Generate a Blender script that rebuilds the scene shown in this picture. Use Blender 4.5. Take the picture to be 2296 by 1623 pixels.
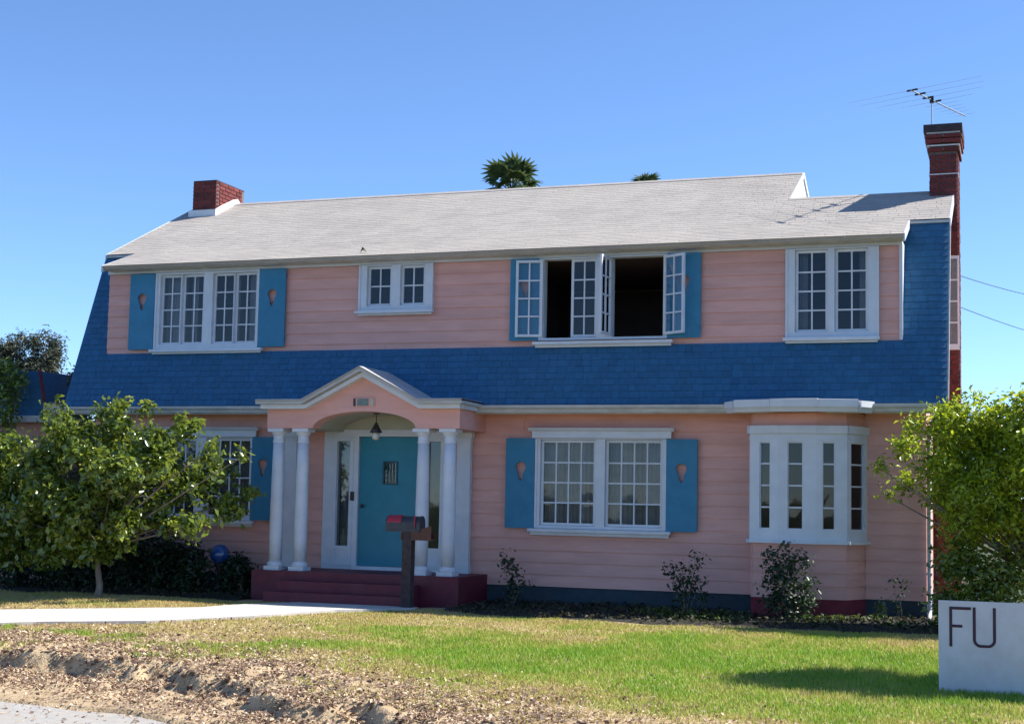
import bpy, bmesh, math, random
import numpy as np
from mathutils import Vector, Matrix, noise as mnoise

for o in list(bpy.data.objects):
    bpy.data.objects.remove(o)
SC = bpy.context.scene
COL = SC.collection
R = math.radians

# ------------------------------------------------------------------ camera
cam_d = bpy.data.cameras.new('camera'); cam = bpy.data.objects.new('camera', cam_d); COL.objects.link(cam)
yaw, pitch, roll = R(19.3046), R(5.0544), R(1.1297)
F = Vector((-math.sin(yaw)*math.cos(pitch), math.cos(yaw)*math.cos(pitch), math.sin(pitch)))
Rt = Vector((math.cos(yaw), math.sin(yaw), 0)); Up = Rt.cross(F)
R2 = Rt*math.cos(roll) + Up*math.sin(roll); U2 = Up*math.cos(roll) - Rt*math.sin(roll)
cam.matrix_world = Matrix(((R2.x, U2.x, -F.x, 13.4124), (R2.y, U2.y, -F.y, -21.0522), (R2.z, U2.z, -F.z, 1.6847), (0, 0, 0, 1)))
cam_d.sensor_fit = 'HORIZONTAL'; cam_d.sensor_width = 36.0; cam_d.lens = 36.0*3270.17/2296.0
cam_d.shift_y = 0.01079; cam_d.clip_start = 0.1; cam_d.clip_end = 3000
SC.camera = cam

# ------------------------------------------------------------------ world, sun, exposure
SUN_EL, SUN_AZ = 46.0, 65.0            # azimuth from +Y towards +X
w = bpy.data.worlds.new('World'); SC.world = w; w.use_nodes = True
nt = w.node_tree; nt.nodes.clear()
sky = nt.nodes.new('ShaderNodeTexSky'); sky.sky_type = 'NISHITA'; sky.sun_disc = False
sky.sun_elevation = R(SUN_EL); sky.sun_rotation = R(SUN_AZ)
sky.air_density = 1.0; sky.dust_density = 0.0; sky.ozone_density = 7.0; sky.altitude = 3200
bg = nt.nodes.new('ShaderNodeBackground'); bg.inputs['Strength'].default_value = 0.125
wo = nt.nodes.new('ShaderNodeOutputWorld')
nt.links.new(sky.outputs[0], bg.inputs[0]); nt.links.new(bg.outputs[0], wo.inputs[0])
sd = bpy.data.lights.new('sun', 'SUN'); sd.energy = 5.0; sd.angle = R(0.53); sd.color = (1.0, 0.95, 0.87)
sun = bpy.data.objects.new('sun', sd); COL.objects.link(sun)
S = Vector((math.cos(R(SUN_EL))*math.sin(R(SUN_AZ)), math.cos(R(SUN_EL))*math.cos(R(SUN_AZ)), math.sin(R(SUN_EL))))
sun.rotation_euler = S.to_track_quat('Z', 'Y').to_euler(); sun.location = (20, 10, 30)
SC.view_settings.view_transform = 'Standard'; SC.view_settings.look = 'None'
SC.view_settings.gamma = 1.0; SC.view_settings.use_curve_mapping = False
SC.view_settings.exposure = 0.95

# ------------------------------------------------------------------ materials
MATS = {}
def mat(name, c1, c2=None, scale=8.0, rough=0.7, bump=0.0, bscale=60.0, objvar=0.0, attr=None, attrvar=0.0,
        spec=0.4, stain=None, stain_scale=1.2, stain_amt=0.3, metal=0.0, stretch=(1, 1, 1), detail=6.0, trans=0.0):
    if name in MATS: return MATS[name]
    m = bpy.data.materials.new(name); m.use_nodes = True; t = m.node_tree; t.nodes.clear()
    N = t.nodes.new; L = t.links.new
    out = N('ShaderNodeOutputMaterial'); b = N('ShaderNodeBsdfPrincipled')
    geo = N('ShaderNodeNewGeometry')
    mp = N('ShaderNodeMapping'); mp.inputs['Scale'].default_value = stretch
    L(geo.outputs['Position'], mp.inputs['Vector'])
    nz = N('ShaderNodeTexNoise'); nz.inputs['Scale'].default_value = scale; nz.inputs['Detail'].default_value = detail
    L(mp.outputs[0], nz.inputs['Vector'])
    rp = N('ShaderNodeValToRGB'); rp.color_ramp.elements[0].position = 0.3; rp.color_ramp.elements[1].position = 0.7
    rp.color_ramp.elements[0].color = (*c1, 1); rp.color_ramp.elements[1].color = (*(c2 or c1), 1)
    L(nz.outputs['Fac'], rp.inputs['Fac']); col = rp.outputs['Color']
    if stain:
        n2 = N('ShaderNodeTexNoise'); n2.inputs['Scale'].default_value = stain_scale; n2.inputs['Detail'].default_value = 8; n2.inputs['Roughness'].default_value = 0.65
        L(mp.outputs[0], n2.inputs['Vector'])
        r2 = N('ShaderNodeValToRGB'); r2.color_ramp.elements[0].position = 0.45; r2.color_ramp.elements[1].position = 0.75
        r2.color_ramp.elements[0].color = (0, 0, 0, 1); r2.color_ramp.elements[1].color = (stain_amt, stain_amt, stain_amt, 1)
        L(n2.outputs['Fac'], r2.inputs['Fac'])
        mx = N('ShaderNodeMix'); mx.data_type = 'RGBA'; L(r2.outputs['Color'], mx.inputs['Factor']); L(col, mx.inputs['A']); mx.inputs['B'].default_value = (*stain, 1)
        col = mx.outputs['Result']
    def vary(col, fac_socket, amt):
        hs = N('ShaderNodeHueSaturation'); ma = N('ShaderNodeMapRange')
        ma.inputs['To Min'].default_value = 1-amt; ma.inputs['To Max'].default_value = 1+amt
        L(fac_socket, ma.inputs['Value']); L(ma.outputs[0], hs.inputs['Value']); L(col, hs.inputs['Color'])
        return hs.outputs['Color']
    if objvar:
        oi = N('ShaderNodeObjectInfo'); col = vary(col, oi.outputs['Random'], objvar)
    if attr:
        at = N('ShaderNodeAttribute'); at.attribute_name = attr; col = vary(col, at.outputs['Fac'], attrvar)
    L(col, b.inputs['Base Color'])
    b.inputs['Roughness'].default_value = rough; b.inputs['Metallic'].default_value = metal
    b.inputs['Specular IOR Level'].default_value = spec
    if bump:
        n3 = N('ShaderNodeTexNoise'); n3.inputs['Scale'].default_value = bscale; n3.inputs['Detail'].default_value = 5
        L(mp.outputs[0], n3.inputs['Vector'])
        bp = N('ShaderNodeBump'); bp.inputs['Strength'].default_value = bump; bp.inputs['Distance'].default_value = 0.02
        L(n3.outputs['Fac'], bp.inputs['Height']); L(bp.outputs[0], b.inputs['Normal'])
    L(b.outputs[0], out.inputs['Surface'])
    MATS[name] = m
    return m

def leaf_mat(name, dark, light, trans=0.35, rough=0.4, spec=0.5):
    m = bpy.data.materials.new(name); m.use_nodes = True; t = m.node_tree; t.nodes.clear()
    N = t.nodes.new; L = t.links.new
    out = N('ShaderNodeOutputMaterial'); b = N('ShaderNodeBsdfPrincipled'); tr = N('ShaderNodeBsdfTranslucent'); mx = N('ShaderNodeMixShader')
    at = N('ShaderNodeAttribute'); at.attribute_name = 'var'
    rp = N('ShaderNodeValToRGB'); rp.color_ramp.elements[0].color = (*dark, 1); rp.color_ramp.elements[1].color = (*light, 1)
    L(at.outputs['Fac'], rp.inputs['Fac']); L(rp.outputs[0], b.inputs['Base Color'])
    hs = N('ShaderNodeHueSaturation'); hs.inputs['Value'].default_value = 1.5; hs.inputs['Hue'].default_value = 0.48
    L(rp.outputs[0], hs.inputs['Color']); L(hs.outputs[0], tr.inputs['Color'])
    b.inputs['Roughness'].default_value = rough; b.inputs['Specular IOR Level'].default_value = spec
    mx.inputs[0].default_value = trans; L(b.outputs[0], mx.inputs[1]); L(tr.outputs[0], mx.inputs[2]); L(mx.outputs[0], out.inputs['Surface'])
    MATS[name] = m; return m

def glass_mat():
    m = bpy.data.materials.new('window_glass'); m.use_nodes = True; t = m.node_tree; t.nodes.clear()
    N = t.nodes.new; L = t.links.new
    out = N('ShaderNodeOutputMaterial'); tr = N('ShaderNodeBsdfTransparent'); gl = N('ShaderNodeBsdfGlossy'); mx = N('ShaderNodeMixShader')
    fr = N('ShaderNodeFresnel'); fr.inputs['IOR'].default_value = 1.5
    ad = N('ShaderNodeMath'); ad.operation = 'MULTIPLY_ADD'; ad.inputs[1].default_value = 1.15; ad.inputs[2].default_value = 0.0
    tr.inputs['Color'].default_value = (0.80, 0.84, 0.86, 1); gl.inputs['Roughness'].default_value = 0.03
    nz = N('ShaderNodeTexNoise'); nz.inputs['Scale'].default_value = 2.5
    g = N('ShaderNodeNewGeometry'); L(g.outputs['Position'], nz.inputs['Vector'])
    bp = N('ShaderNodeBump'); bp.inputs['Strength'].default_value = 0.12; bp.inputs['Distance'].default_value = 0.01
    L(nz.outputs['Fac'], bp.inputs['Height']); L(bp.outputs[0], gl.inputs['Normal'])
    L(fr.outputs[0], ad.inputs[0]); L(ad.outputs[0], mx.inputs[0]); L(tr.outputs[0], mx.inputs[1]); L(gl.outputs[0], mx.inputs[2]); L(mx.outputs[0], out.inputs['Surface'])
    MATS['glass'] = m; return m

PINK = mat('pink_paint', (0.66, 0.345, 0.285), (0.76, 0.405, 0.34), 3.0, 0.6, 0.15, 90, objvar=0.05, stain=(0.50, 0.245, 0.195), stain_amt=0.5, stain_scale=1.1, stretch=(0.6, 1, 3))
WHITE = mat('white_paint', (0.58, 0.605, 0.645), (0.66, 0.685, 0.725), 5.0, 0.45, 0.1, 70, objvar=0.03, stain=(0.5, 0.48, 0.44), stain_amt=0.25, stain_scale=2.0)
GUTTER = mat('weathered_white_paint', (0.42, 0.42, 0.41), (0.54, 0.54, 0.53), 6.0, 0.5, 0.15, 40, stain=(0.30, 0.27, 0.22), stain_amt=0.45, stain_scale=2.5, stretch=(1, 1, 2.5))
BLUE = mat('blue_shingle', (0.018, 0.102, 0.205), (0.025, 0.125, 0.25), 14, 0.75, 0.35, 80, attr='var', attrvar=0.10, stain=(0.06, 0.13, 0.22), stain_amt=0.22, stain_scale=0.7)
SHUT = mat('blue_shutter_paint', (0.022, 0.172, 0.295), (0.032, 0.21, 0.35), 5, 0.5, 0.12, 60, objvar=0.06, stain=(0.10, 0.24, 0.38), stain_amt=0.25, stain_scale=3)
DOOR = mat('teal_door_paint', (0.012, 0.185, 0.255), (0.018, 0.22, 0.30), 4, 0.4, 0.1, 60)
ROOF = mat('grey_roof_shingle', (0.375, 0.343, 0.308), (0.445, 0.408, 0.37), 24, 0.95, 0.4, 160, attr='var', attrvar=0.05, stain=(0.27, 0.25, 0.235), stain_amt=0.55, stain_scale=0.9, spec=0.15)
BRICK = mat('red_brick', (0.115, 0.020, 0.020), (0.19, 0.040, 0.034), 30, 0.85, 0.4, 120, objvar=0.3, stain=(0.10, 0.03, 0.03), stain_amt=0.4, stain_scale=6)
BRICKS = mat('red_brick_rest', (0.115, 0.020, 0.020), (0.19, 0.040, 0.034), 30, 0.85, 0.4, 120, attr='var', attrvar=0.3)
MORTAR = mat('mortar', (0.13, 0.10, 0.095), (0.19, 0.15, 0.14), 30, 0.95, 0.3, 120)
CAPD = mat('sooty_chimney_cap', (0.035, 0.030, 0.036), (0.07, 0.05, 0.055), 14, 0.9, 0.4, 60)
REDP = mat('red_painted_concrete', (0.105, 0.010, 0.024), (0.15, 0.016, 0.034), 6, 0.55, 0.2, 50, stain=(0.10, 0.05, 0.05), stain_amt=0.4, stain_scale=2.5)
FOUND = mat('slate_blue_foundation', (0.022, 0.042, 0.058), (0.035, 0.062, 0.08), 7, 0.85, 0.3, 50, stain=(0.05, 0.05, 0.045), stain_amt=0.6, stain_scale=2)
FOUNDR = mat('red_foundation', (0.16, 0.02, 0.035), (0.21, 0.03, 0.045), 7, 0.85, 0.3, 50)
CEIL = mat('porch_ceiling_paint', (0.40, 0.39, 0.30), (0.46, 0.45, 0.35), 4, 0.7)
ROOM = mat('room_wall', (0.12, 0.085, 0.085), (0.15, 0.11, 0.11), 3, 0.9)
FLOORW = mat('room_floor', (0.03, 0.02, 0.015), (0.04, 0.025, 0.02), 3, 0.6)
CURT = mat('sheer_curtain', (0.25, 0.25, 0.265), (0.34, 0.34, 0.35), 6, 0.95)
DARKM = mat('dark_metal', (0.02, 0.018, 0.02), (0.035, 0.03, 0.03), 20, 0.45, 0.1, 60)
ALU = mat('aluminium', (0.45, 0.46, 0.48), (0.55, 0.56, 0.58), 20, 0.4, metal=0.8)
FLASH = mat('flashing', (0.62, 0.62, 0.63), (0.75, 0.75, 0.76), 8, 0.5, 0.15, 40)
CONC = mat('pale_concrete', (0.46, 0.44, 0.41), (0.58, 0.56, 0.52), 5, 0.9, 0.25, 90, stain=(0.30, 0.27, 0.22), stain_amt=0.4, stain_scale=1.5)
ROADM = mat('worn_road', (0.30, 0.295, 0.29), (0.38, 0.375, 0.365), 9, 0.9, 0.35, 120, stain=(0.36, 0.30, 0.21), stain_amt=0.7, stain_scale=0.8)
ASPH = mat('asphalt', (0.04, 0.04, 0.042), (0.065, 0.065, 0.068), 30, 0.9, 0.4, 150, stain=(0.09, 0.085, 0.08), stain_amt=0.4, stain_scale=0.6)
BARK = mat('bark', (0.16, 0.12, 0.09), (0.30, 0.25, 0.19), 22, 0.95, 0.6, 40, stretch=(1, 1, 0.3))
PALMB = mat('palm_trunk', (0.10, 0.08, 0.06), (0.20, 0.16, 0.12), 18, 0.95, 0.6, 30)
RUST = mat('brown_box_paint', (0.07, 0.03, 0.02), (0.11, 0.045, 0.03), 12, 0.6, 0.15, 50)
MBOX = mat('dark_mailbox_paint', (0.025, 0.028, 0.035), (0.045, 0.045, 0.055), 12, 0.4, 0.1, 50)
MRED = mat('red_mailbox_paint', (0.32, 0.02, 0.04), (0.40, 0.03, 0.05), 12, 0.4)
POST = mat('dark_post_wood', (0.03, 0.025, 0.03), (0.06, 0.045, 0.045), 15, 0.85, 0.4, 50)
BALL = mat('blue_ball_glaze', (0.015, 0.06, 0.22), (0.02, 0.08, 0.27), 5, 0.15, spec=0.7)
SIGN = mat('sign_white', (0.50, 0.52, 0.56), (0.56, 0.58, 0.62), 4, 0.5, stain=(0.38, 0.36, 0.32), stain_amt=0.45, stain_scale=3.5)
INK = mat('sign_letter_paint', (0.035, 0.012, 0.03), (0.05, 0.02, 0.04), 10, 0.6)
TILE = mat('green_tile', (0.12, 0.17, 0.15), (0.20, 0.25, 0.22), 30, 0.4)
TILEB = mat('dark_tile', (0.04, 0.025, 0.03), (0.06, 0.035, 0.04), 30, 0.4)
TILEW = mat('cream_tile', (0.42, 0.40, 0.34), (0.5, 0.48, 0.42), 30, 0.4)
SOIL_SHADE = mat('soil_painted_shade', (0.018, 0.017, 0.014), (0.035, 0.032, 0.024), 12, 0.95, 0.5, 40)  # bed earth kept near-black so the house's shadow on the ground looks deeper
RAKE = mat('maroon_trim', (0.14, 0.02, 0.03), (0.18, 0.03, 0.04), 8, 0.6)
TAN = mat('tan_trim', (0.48, 0.33, 0.25), (0.55, 0.38, 0.30), 8, 0.6)
GRIL = mat('grille_paint', (0.012, 0.06, 0.085), (0.018, 0.08, 0.11), 20, 0.5)
GLASS = glass_mat()
DUSTY = mat('dusty_pane', (0.20, 0.19, 0.19), (0.27, 0.26, 0.25), 14, 0.35)
SASHW = mat('fresh_white_paint', (0.78, 0.78, 0.78), (0.82, 0.82, 0.82), 5, 0.45)
BULB = mat('frosted_lamp_glass', (0.55, 0.52, 0.42), (0.62, 0.58, 0.48), 6, 0.2, spec=0.6)

# ------------------------------------------------------------------ mesh helpers
class MB:
    def __init__(s): s.v = []; s.f = []; s.a = []
    def add(s, vs, fs, a=0.5):
        n = len(s.v); s.v.extend(vs); s.f.extend([tuple(i+n for i in f) for f in fs]); s.a.extend([a]*len(fs)); return s
    def box(s, x0, x1, y0, y1, z0, z1, a=0.5):
        return s.add([(x0,y0,z0),(x1,y0,z0),(x1,y1,z0),(x0,y1,z0),(x0,y0,z1),(x1,y0,z1),(x1,y1,z1),(x0,y1,z1)],
                     [(3,2,1,0),(4,5,6,7),(0,1,5,4),(1,2,6,5),(2,3,7,6),(3,0,4,7)], a)
    def prism_x(s, yz, x0, x1, a=0.5):
        n = len(yz); A = sum(yz[i][0]*yz[(i+1)%n][1]-yz[(i+1)%n][0]*yz[i][1] for i in range(n))
        if A < 0: yz = yz[::-1]
        return s.add([(x0,y,z) for y,z in yz]+[(x1,y,z) for y,z in yz],
                     [tuple(range(n-1,-1,-1)), tuple(range(n,2*n))]+[(i,(i+1)%n,n+(i+1)%n,n+i) for i in range(n)], a)
    def prism_y(s, xz, y0, y1, a=0.5):
        n = len(xz); A = sum(xz[i][0]*xz[(i+1)%n][1]-xz[(i+1)%n][0]*xz[i][1] for i in range(n))
        if A < 0: xz = xz[::-1]
        return s.add([(x,y0,z) for x,z in xz]+[(x,y1,z) for x,z in xz],
                     [tuple(range(n)), tuple(range(2*n-1,n-1,-1))]+[(i,n+i,n+(i+1)%n,(i+1)%n) for i in range(n)], a)
    def prism_z(s, xy, z0, z1, a=0.5):
        n = len(xy); A = sum(xy[i][0]*xy[(i+1)%n][1]-xy[(i+1)%n][0]*xy[i][1] for i in range(n))
        if A < 0: xy = xy[::-1]
        return s.add([(x,y,z0) for x,y in xy]+[(x,y,z1) for x,y in xy],
                     [tuple(range(n-1,-1,-1)), tuple(range(n,2*n))]+[(i,(i+1)%n,n+(i+1)%n,n+i) for i in range(n)], a)
    def lathe(s, prof, n=20, c=(0,0,0)):
        k = len(prof)
        vs = [(c[0]+r*math.cos(2*math.pi*j/n), c[1]+r*math.sin(2*math.pi*j/n), c[2]+z) for r,z in prof for j in range(n)]
        fs = [(i*n+j, i*n+(j+1)%n, (i+1)*n+(j+1)%n, (i+1)*n+j) for i in range(k-1) for j in range(n)]
        fs += [tuple(range(n-1,-1,-1)), tuple(range((k-1)*n, k*n))]
        return s.add(vs, fs)
    def tube(s, pts, rad, n=7, a=0.5):
        pts = [Vector(p) for p in pts]; k = len(pts); rad = rad if hasattr(rad, '__len__') else [rad]*k
        vs = []; ref = Vector((0.31, 0.17, 0.93))
        for i, p in enumerate(pts):
            d = (pts[min(i+1,k-1)]-pts[max(i-1,0)]).normalized()
            u = d.cross(ref if abs(d.dot(ref)) < 0.95 else Vector((1,0,0))).normalized(); v = d.cross(u)
            vs += [tuple(p+(u*math.cos(2*math.pi*j/n)+v*math.sin(2*math.pi*j/n))*rad[i]) for j in range(n)]
        fs = [(i*n+j, i*n+(j+1)%n, (i+1)*n+(j+1)%n, (i+1)*n+j) for i in range(k-1) for j in range(n)]
        fs += [tuple(range(n-1,-1,-1)), tuple(range((k-1)*n, k*n))]
        return s.add(vs, fs, a)
    def plate(s, x0, x1, z0, z1, y0, y1, holes=()):
        xs = sorted({x0,x1,*[min(max(h[i],x0),x1) for h in holes for i in (0,1)]}); zs = sorted({z0,z1,*[min(max(h[i],z0),z1) for h in holes for i in (2,3)]})
        def solid(i,j):
            if i < 0 or j < 0 or i >= len(xs)-1 or j >= len(zs)-1: return False
            cx, cz = (xs[i]+xs[i+1])/2, (zs[j]+zs[j+1])/2
            return not any(h[0] < cx < h[1] and h[2] < cz < h[3] for h in holes)
        for i in range(len(xs)-1):
            for j in range(len(zs)-1):
                if not solid(i,j): continue
                a,b,c,d = xs[i],xs[i+1],zs[j],zs[j+1]
                s.add([(a,y0,c),(b,y0,c),(b,y0,d),(a,y0,d)],[(0,1,2,3)]); s.add([(a,y1,c),(b,y1,c),(b,y1,d),(a,y1,d)],[(3,2,1,0)])
                if not solid(i-1,j): s.add([(a,y0,c),(a,y0,d),(a,y1,d),(a,y1,c)],[(0,1,2,3)])
                if not solid(i+1,j): s.add([(b,y0,c),(b,y1,c),(b,y1,d),(b,y0,d)],[(0,1,2,3)])
                if not solid(i,j-1): s.add([(a,y0,c),(a,y1,c),(b,y1,c),(b,y0,c)],[(0,1,2,3)])
                if not solid(i,j+1): s.add([(a,y0,d),(b,y0,d),(b,y1,d),(a,y1,d)],[(0,1,2,3)])
        return s
    def mesh(s, name, m, smooth=False):
        me = bpy.data.meshes.new(name); me.from_pydata(s.v, [], s.f)
        at = me.attributes.new('var', 'FLOAT', 'FACE'); at.data.foreach_set('value', np.array(s.a, dtype=np.float32))
        if m: me.materials.append(m)
        if smooth: me.polygons.foreach_set('use_smooth', [True]*len(me.polygons))
        me.update(); return me
    def build(s, name, m, parent=None, smooth=False, loc=None, mw=None):
        return obj(name, s.mesh(name, m, smooth), parent, loc, mw)

def obj(name, me, parent=None, loc=None, mw=None):
    o = bpy.data.objects.new(name, me); COL.objects.link(o)
    if loc is not None: o.location = loc
    if mw is not None: o.matrix_basis = mw
    if parent:
        o.parent = parent
        o.matrix_parent_inverse = WM[parent.name].inverted()
    WM[o.name] = (o.matrix_basis.copy())
    return o
WM = {}
def thing(name, label, cat, loc=(0,0,0), group=None):
    o = bpy.data.objects.new(name, None); COL.objects.link(o); o.location = loc; o.empty_display_size = 0.2
    WM[o.name] = Matrix.Translation(loc); tag(o, label, cat, group); return o
def tag(o, label, cat, group=None):
    o['label'] = label; o['category'] = cat
    if group: o['group'] = group
    return o
def npmesh(name, V, Fa, m, var=None, smooth=False):
    me = bpy.data.meshes.new(name); nv, nf, k = len(V), len(Fa), Fa.shape[1]
    me.vertices.add(nv); me.vertices.foreach_set('co', V.astype(np.float32).ravel())
    me.loops.add(nf*k); me.loops.foreach_set('vertex_index', Fa.astype(np.int32).ravel())
    me.polygons.add(nf); me.polygons.foreach_set('loop_start', np.arange(0, nf*k, k, dtype=np.int32))
    if smooth: me.polygons.foreach_set('use_smooth', np.ones(nf, dtype=bool))
    if var is not None:
        at = me.attributes.new('var', 'FLOAT', 'FACE'); at.data.foreach_set('value', var.astype(np.float32))
    me.materials.append(m); me.update(calc_edges=True); me.validate(); return me

# ------------------------------------------------------------------ terrain
rng = np.random.default_rng(7)
def vnoise(x, y, f, seed=0):
    """smooth value noise, vectorised"""
    x = np.asarray(x, float)*f+seed*17.31; y = np.asarray(y, float)*f+seed*9.77
    xi = np.floor(x).astype(np.int64); yi = np.floor(y).astype(np.int64); fx = x-xi; fy = y-yi
    fx = fx*fx*(3-2*fx); fy = fy*fy*(3-2*fy)
    def h(a, b):
        n = (a*374761393+b*668265263+seed*974711) & 0x7fffffff
        n = ((n ^ (n >> 13))*1274126177) & 0x7fffffff
        return ((n ^ (n >> 16)) & 0xffff)/65535.0
    return (h(xi,yi)*(1-fx)+h(xi+1,yi)*fx)*(1-fy)+(h(xi,yi+1)*(1-fx)+h(xi+1,yi+1)*fx)*fy
def bank_edge(x):
    return np.interp(x, [-60, 2.5, 4.2, 5.6, 6.6, 7.6, 9.0, 12, 80], [-8.3, -8.2, -8.15, -8.45, -9.0, -9.7, -10.3, -10.6, -10.6])
def road_edge(x):
    return np.interp(x, [-60, 4, 6, 7.5, 9, 12, 80], [-9.75, -9.8, -9.95, -10.7, -11.5, -11.9, -11.9])
def height(x, y, detail=True):
    x = np.asarray(x, float); y = np.asarray(y, float)
    z = np.interp(y, [-10.5, -9, -7.5, -3, 0], [-0.02, 0.0, 0.03, 0.15, 0.15])
    e = bank_edge(x)
    if detail:
        z = z+(vnoise(x,y,1.3,1)-0.5)*0.03+(vnoise(x,y,4,2)-0.5)*0.012
        e = e+(vnoise(x,y,2.2,3)-0.5)*0.45+(vnoise(x,y,6,4)-0.5)*0.2
    d = e-y                                   # >0 in front of the bank edge
    t = np.clip(d/0.20, 0, 1); t = t*t*(3-2*t)
    low = -0.155-np.clip(d, 0, 2)*0.025
    z = z*(1-t)+low*t
    if detail:
        rough = np.exp(-((y-bank_edge(x)-0.1)/1.1)**2)*np.clip((10.5-x)/3, 0.25, 1)
        z = z+rough*((vnoise(x,y,2.6,5)-0.5)*0.05+(vnoise(x,y,9,6)-0.5)*0.07+(vnoise(x,y,21,7)-0.5)*0.05)*np.where(y > road_edge(x)+0.1, 1, 0)
    return np.where(y < road_edge(x)+0.02, -0.235, z)
xs = np.concatenate([[-900,-300,-120,-60,-35,-22,-15,-11], np.arange(-8, 17.01, 0.05), [20,26,36,60,120,300,900]])
ys = np.concatenate([[-900,-300,-120,-60,-30,-20,-15,-13.2], np.arange(-12.4, -11.0, 0.06), np.arange(-11.0, -7.2, 0.03), np.arange(-7.2, 1.01, 0.06), [3,6,10,16,25,40,70,120,300,900]])
GX, GY = np.meshgrid(xs, ys); GZ = height(GX, GY)
nx, ny = len(xs), len(ys); idx = np.arange(nx*ny).reshape(ny, nx)
quads = np.stack([idx[:-1,:-1], idx[:-1,1:], idx[1:,1:], idx[1:,:-1]], -1).reshape(-1, 4)
GROUND = mat('dry_ground', (0.36, 0.265, 0.155), (0.53, 0.405, 0.25), 7, 0.95, 0.8, 45, stain=(0.13, 0.085, 0.055), stain_amt=0.7, stain_scale=1.6, detail=10)
t = GROUND.node_tree; pb = next(n for n in t.nodes if n.type == 'BSDF_PRINCIPLED'); src = pb.inputs['Base Color'].links[0].from_socket
gn = t.nodes.new('ShaderNodeNewGeometry'); vs_ = t.nodes.new('ShaderNodeVectorMath'); vs_.operation = 'SUBTRACT'; vs_.inputs[1].default_value = (7.0, -5.5, 0); t.links.new(gn.outputs['Position'], vs_.inputs[0])
sc_ = t.nodes.new('ShaderNodeVectorMath'); sc_.operation = 'MULTIPLY'; sc_.inputs[1].default_value = (0.1, 0.155, 0); t.links.new(vs_.outputs[0], sc_.inputs[0])
ln_ = t.nodes.new('ShaderNodeVectorMath'); ln_.operation = 'LENGTH'; t.links.new(sc_.outputs[0], ln_.inputs[0])
mr = t.nodes.new('ShaderNodeMapRange'); mr.inputs['From Min'].default_value = 0.95; mr.inputs['From Max'].default_value = 1.2; t.links.new(ln_.outputs['Value'], mr.inputs['Value'])
mc = t.nodes.new('ShaderNodeMix'); mc.data_type = 'RGBA'; t.links.new(mr.outputs[0], mc.inputs['Factor']); t.links.new(src, mc.inputs['A']); mc.inputs['B'].default_value = (0.05, 0.065, 0.025, 1); t.links.new(mc.outputs['Result'], pb.inputs['Base Color'])
g = obj('ground', npmesh('ground', np.stack([GX.ravel(), GY.ravel(), GZ.ravel()], -1), quads, GROUND, smooth=True)); g['kind'] = 'structure'

# road sheet
rx = np.concatenate([[-200,-60,-20], np.arange(-4, 16, 0.5), [30,80,200]]); k = len(rx)
def strip(name, y0, y1, z, mm):
    mb = MB(); mb.add([(x, float(y0(x)), z) for x in rx]+[(x, float(y1(x)), z) for x in rx], [(k+i, k+i+1, i+1, i) for i in range(k-1)])
    o = mb.build(name, mm); o['kind'] = 'structure'
strip('gutter_pan', lambda x: road_edge(x)+0.08*math.sin(x*3.1), lambda x: road_edge(x)-1.1, -0.215, ROADM)
strip('road', lambda x: road_edge(x)-1.1, lambda x: -26.0, -0.219, ASPH)

# garden path from the left to the porch steps
far = [(5.35,-1.85),(3.5,-1.9),(3.1,-2.6),(2.8,-3.4),(1.0,-4.55),(-1.0,-5.8),(-4.0,-7.7)]
near = [(5.4,-2.1),(4.6,-2.95),(4.0,-4.1),(3.1,-5.2),(1.95,-5.85),(0.4,-7.3),(-2.4,-9.0)]
m = MB(); FA = []; NE = []
for i in range(len(far)-1):
    for t in np.linspace(0, 1, 8, endpoint=False):
        FA.append((far[i][0]*(1-t)+far[i+1][0]*t, far[i][1]*(1-t)+far[i+1][1]*t)); NE.append((near[i][0]*(1-t)+near[i+1][0]*t, near[i][1]*(1-t)+near[i+1][1]*t))
hv = lambda p: float(height(p[0], p[1], False))+0.035
vs = [(*p, hv(p)) for p in FA]+[(*p, hv(p)) for p in NE]; k = len(FA)
vs += [(x, y, z-0.12) for x, y, z in vs]
fs = [(i, k+i, k+i+1, i+1) for i in range(k-1)]+[(k+i, 3*k+i, 3*k+i+1, k+i+1) for i in range(k-1)]+[(i+1, 2*k+i+1, 2*k+i, i) for i in range(k-1)]
fs += [(0, 2*k, 3*k, k)]
m.add(vs, fs); o = m.build('path', CONC); o['kind'] = 'structure'
def on_path(x, y):
    d = np.full(np.shape(x), False)
    for i in range(len(far)-1):
        poly = [far[i], far[i+1], near[i+1], near[i]]; sgn = []
        for j in range(4):
            a, b = poly[j], poly[(j+1)%4]; sgn.append((b[0]-a[0])*(y-a[1])-(b[1]-a[1])*(x-a[0]))
        sgn = np.array(sgn); d |= (sgn > 0).all(0) | (sgn < 0).all(0)
    return d

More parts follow.
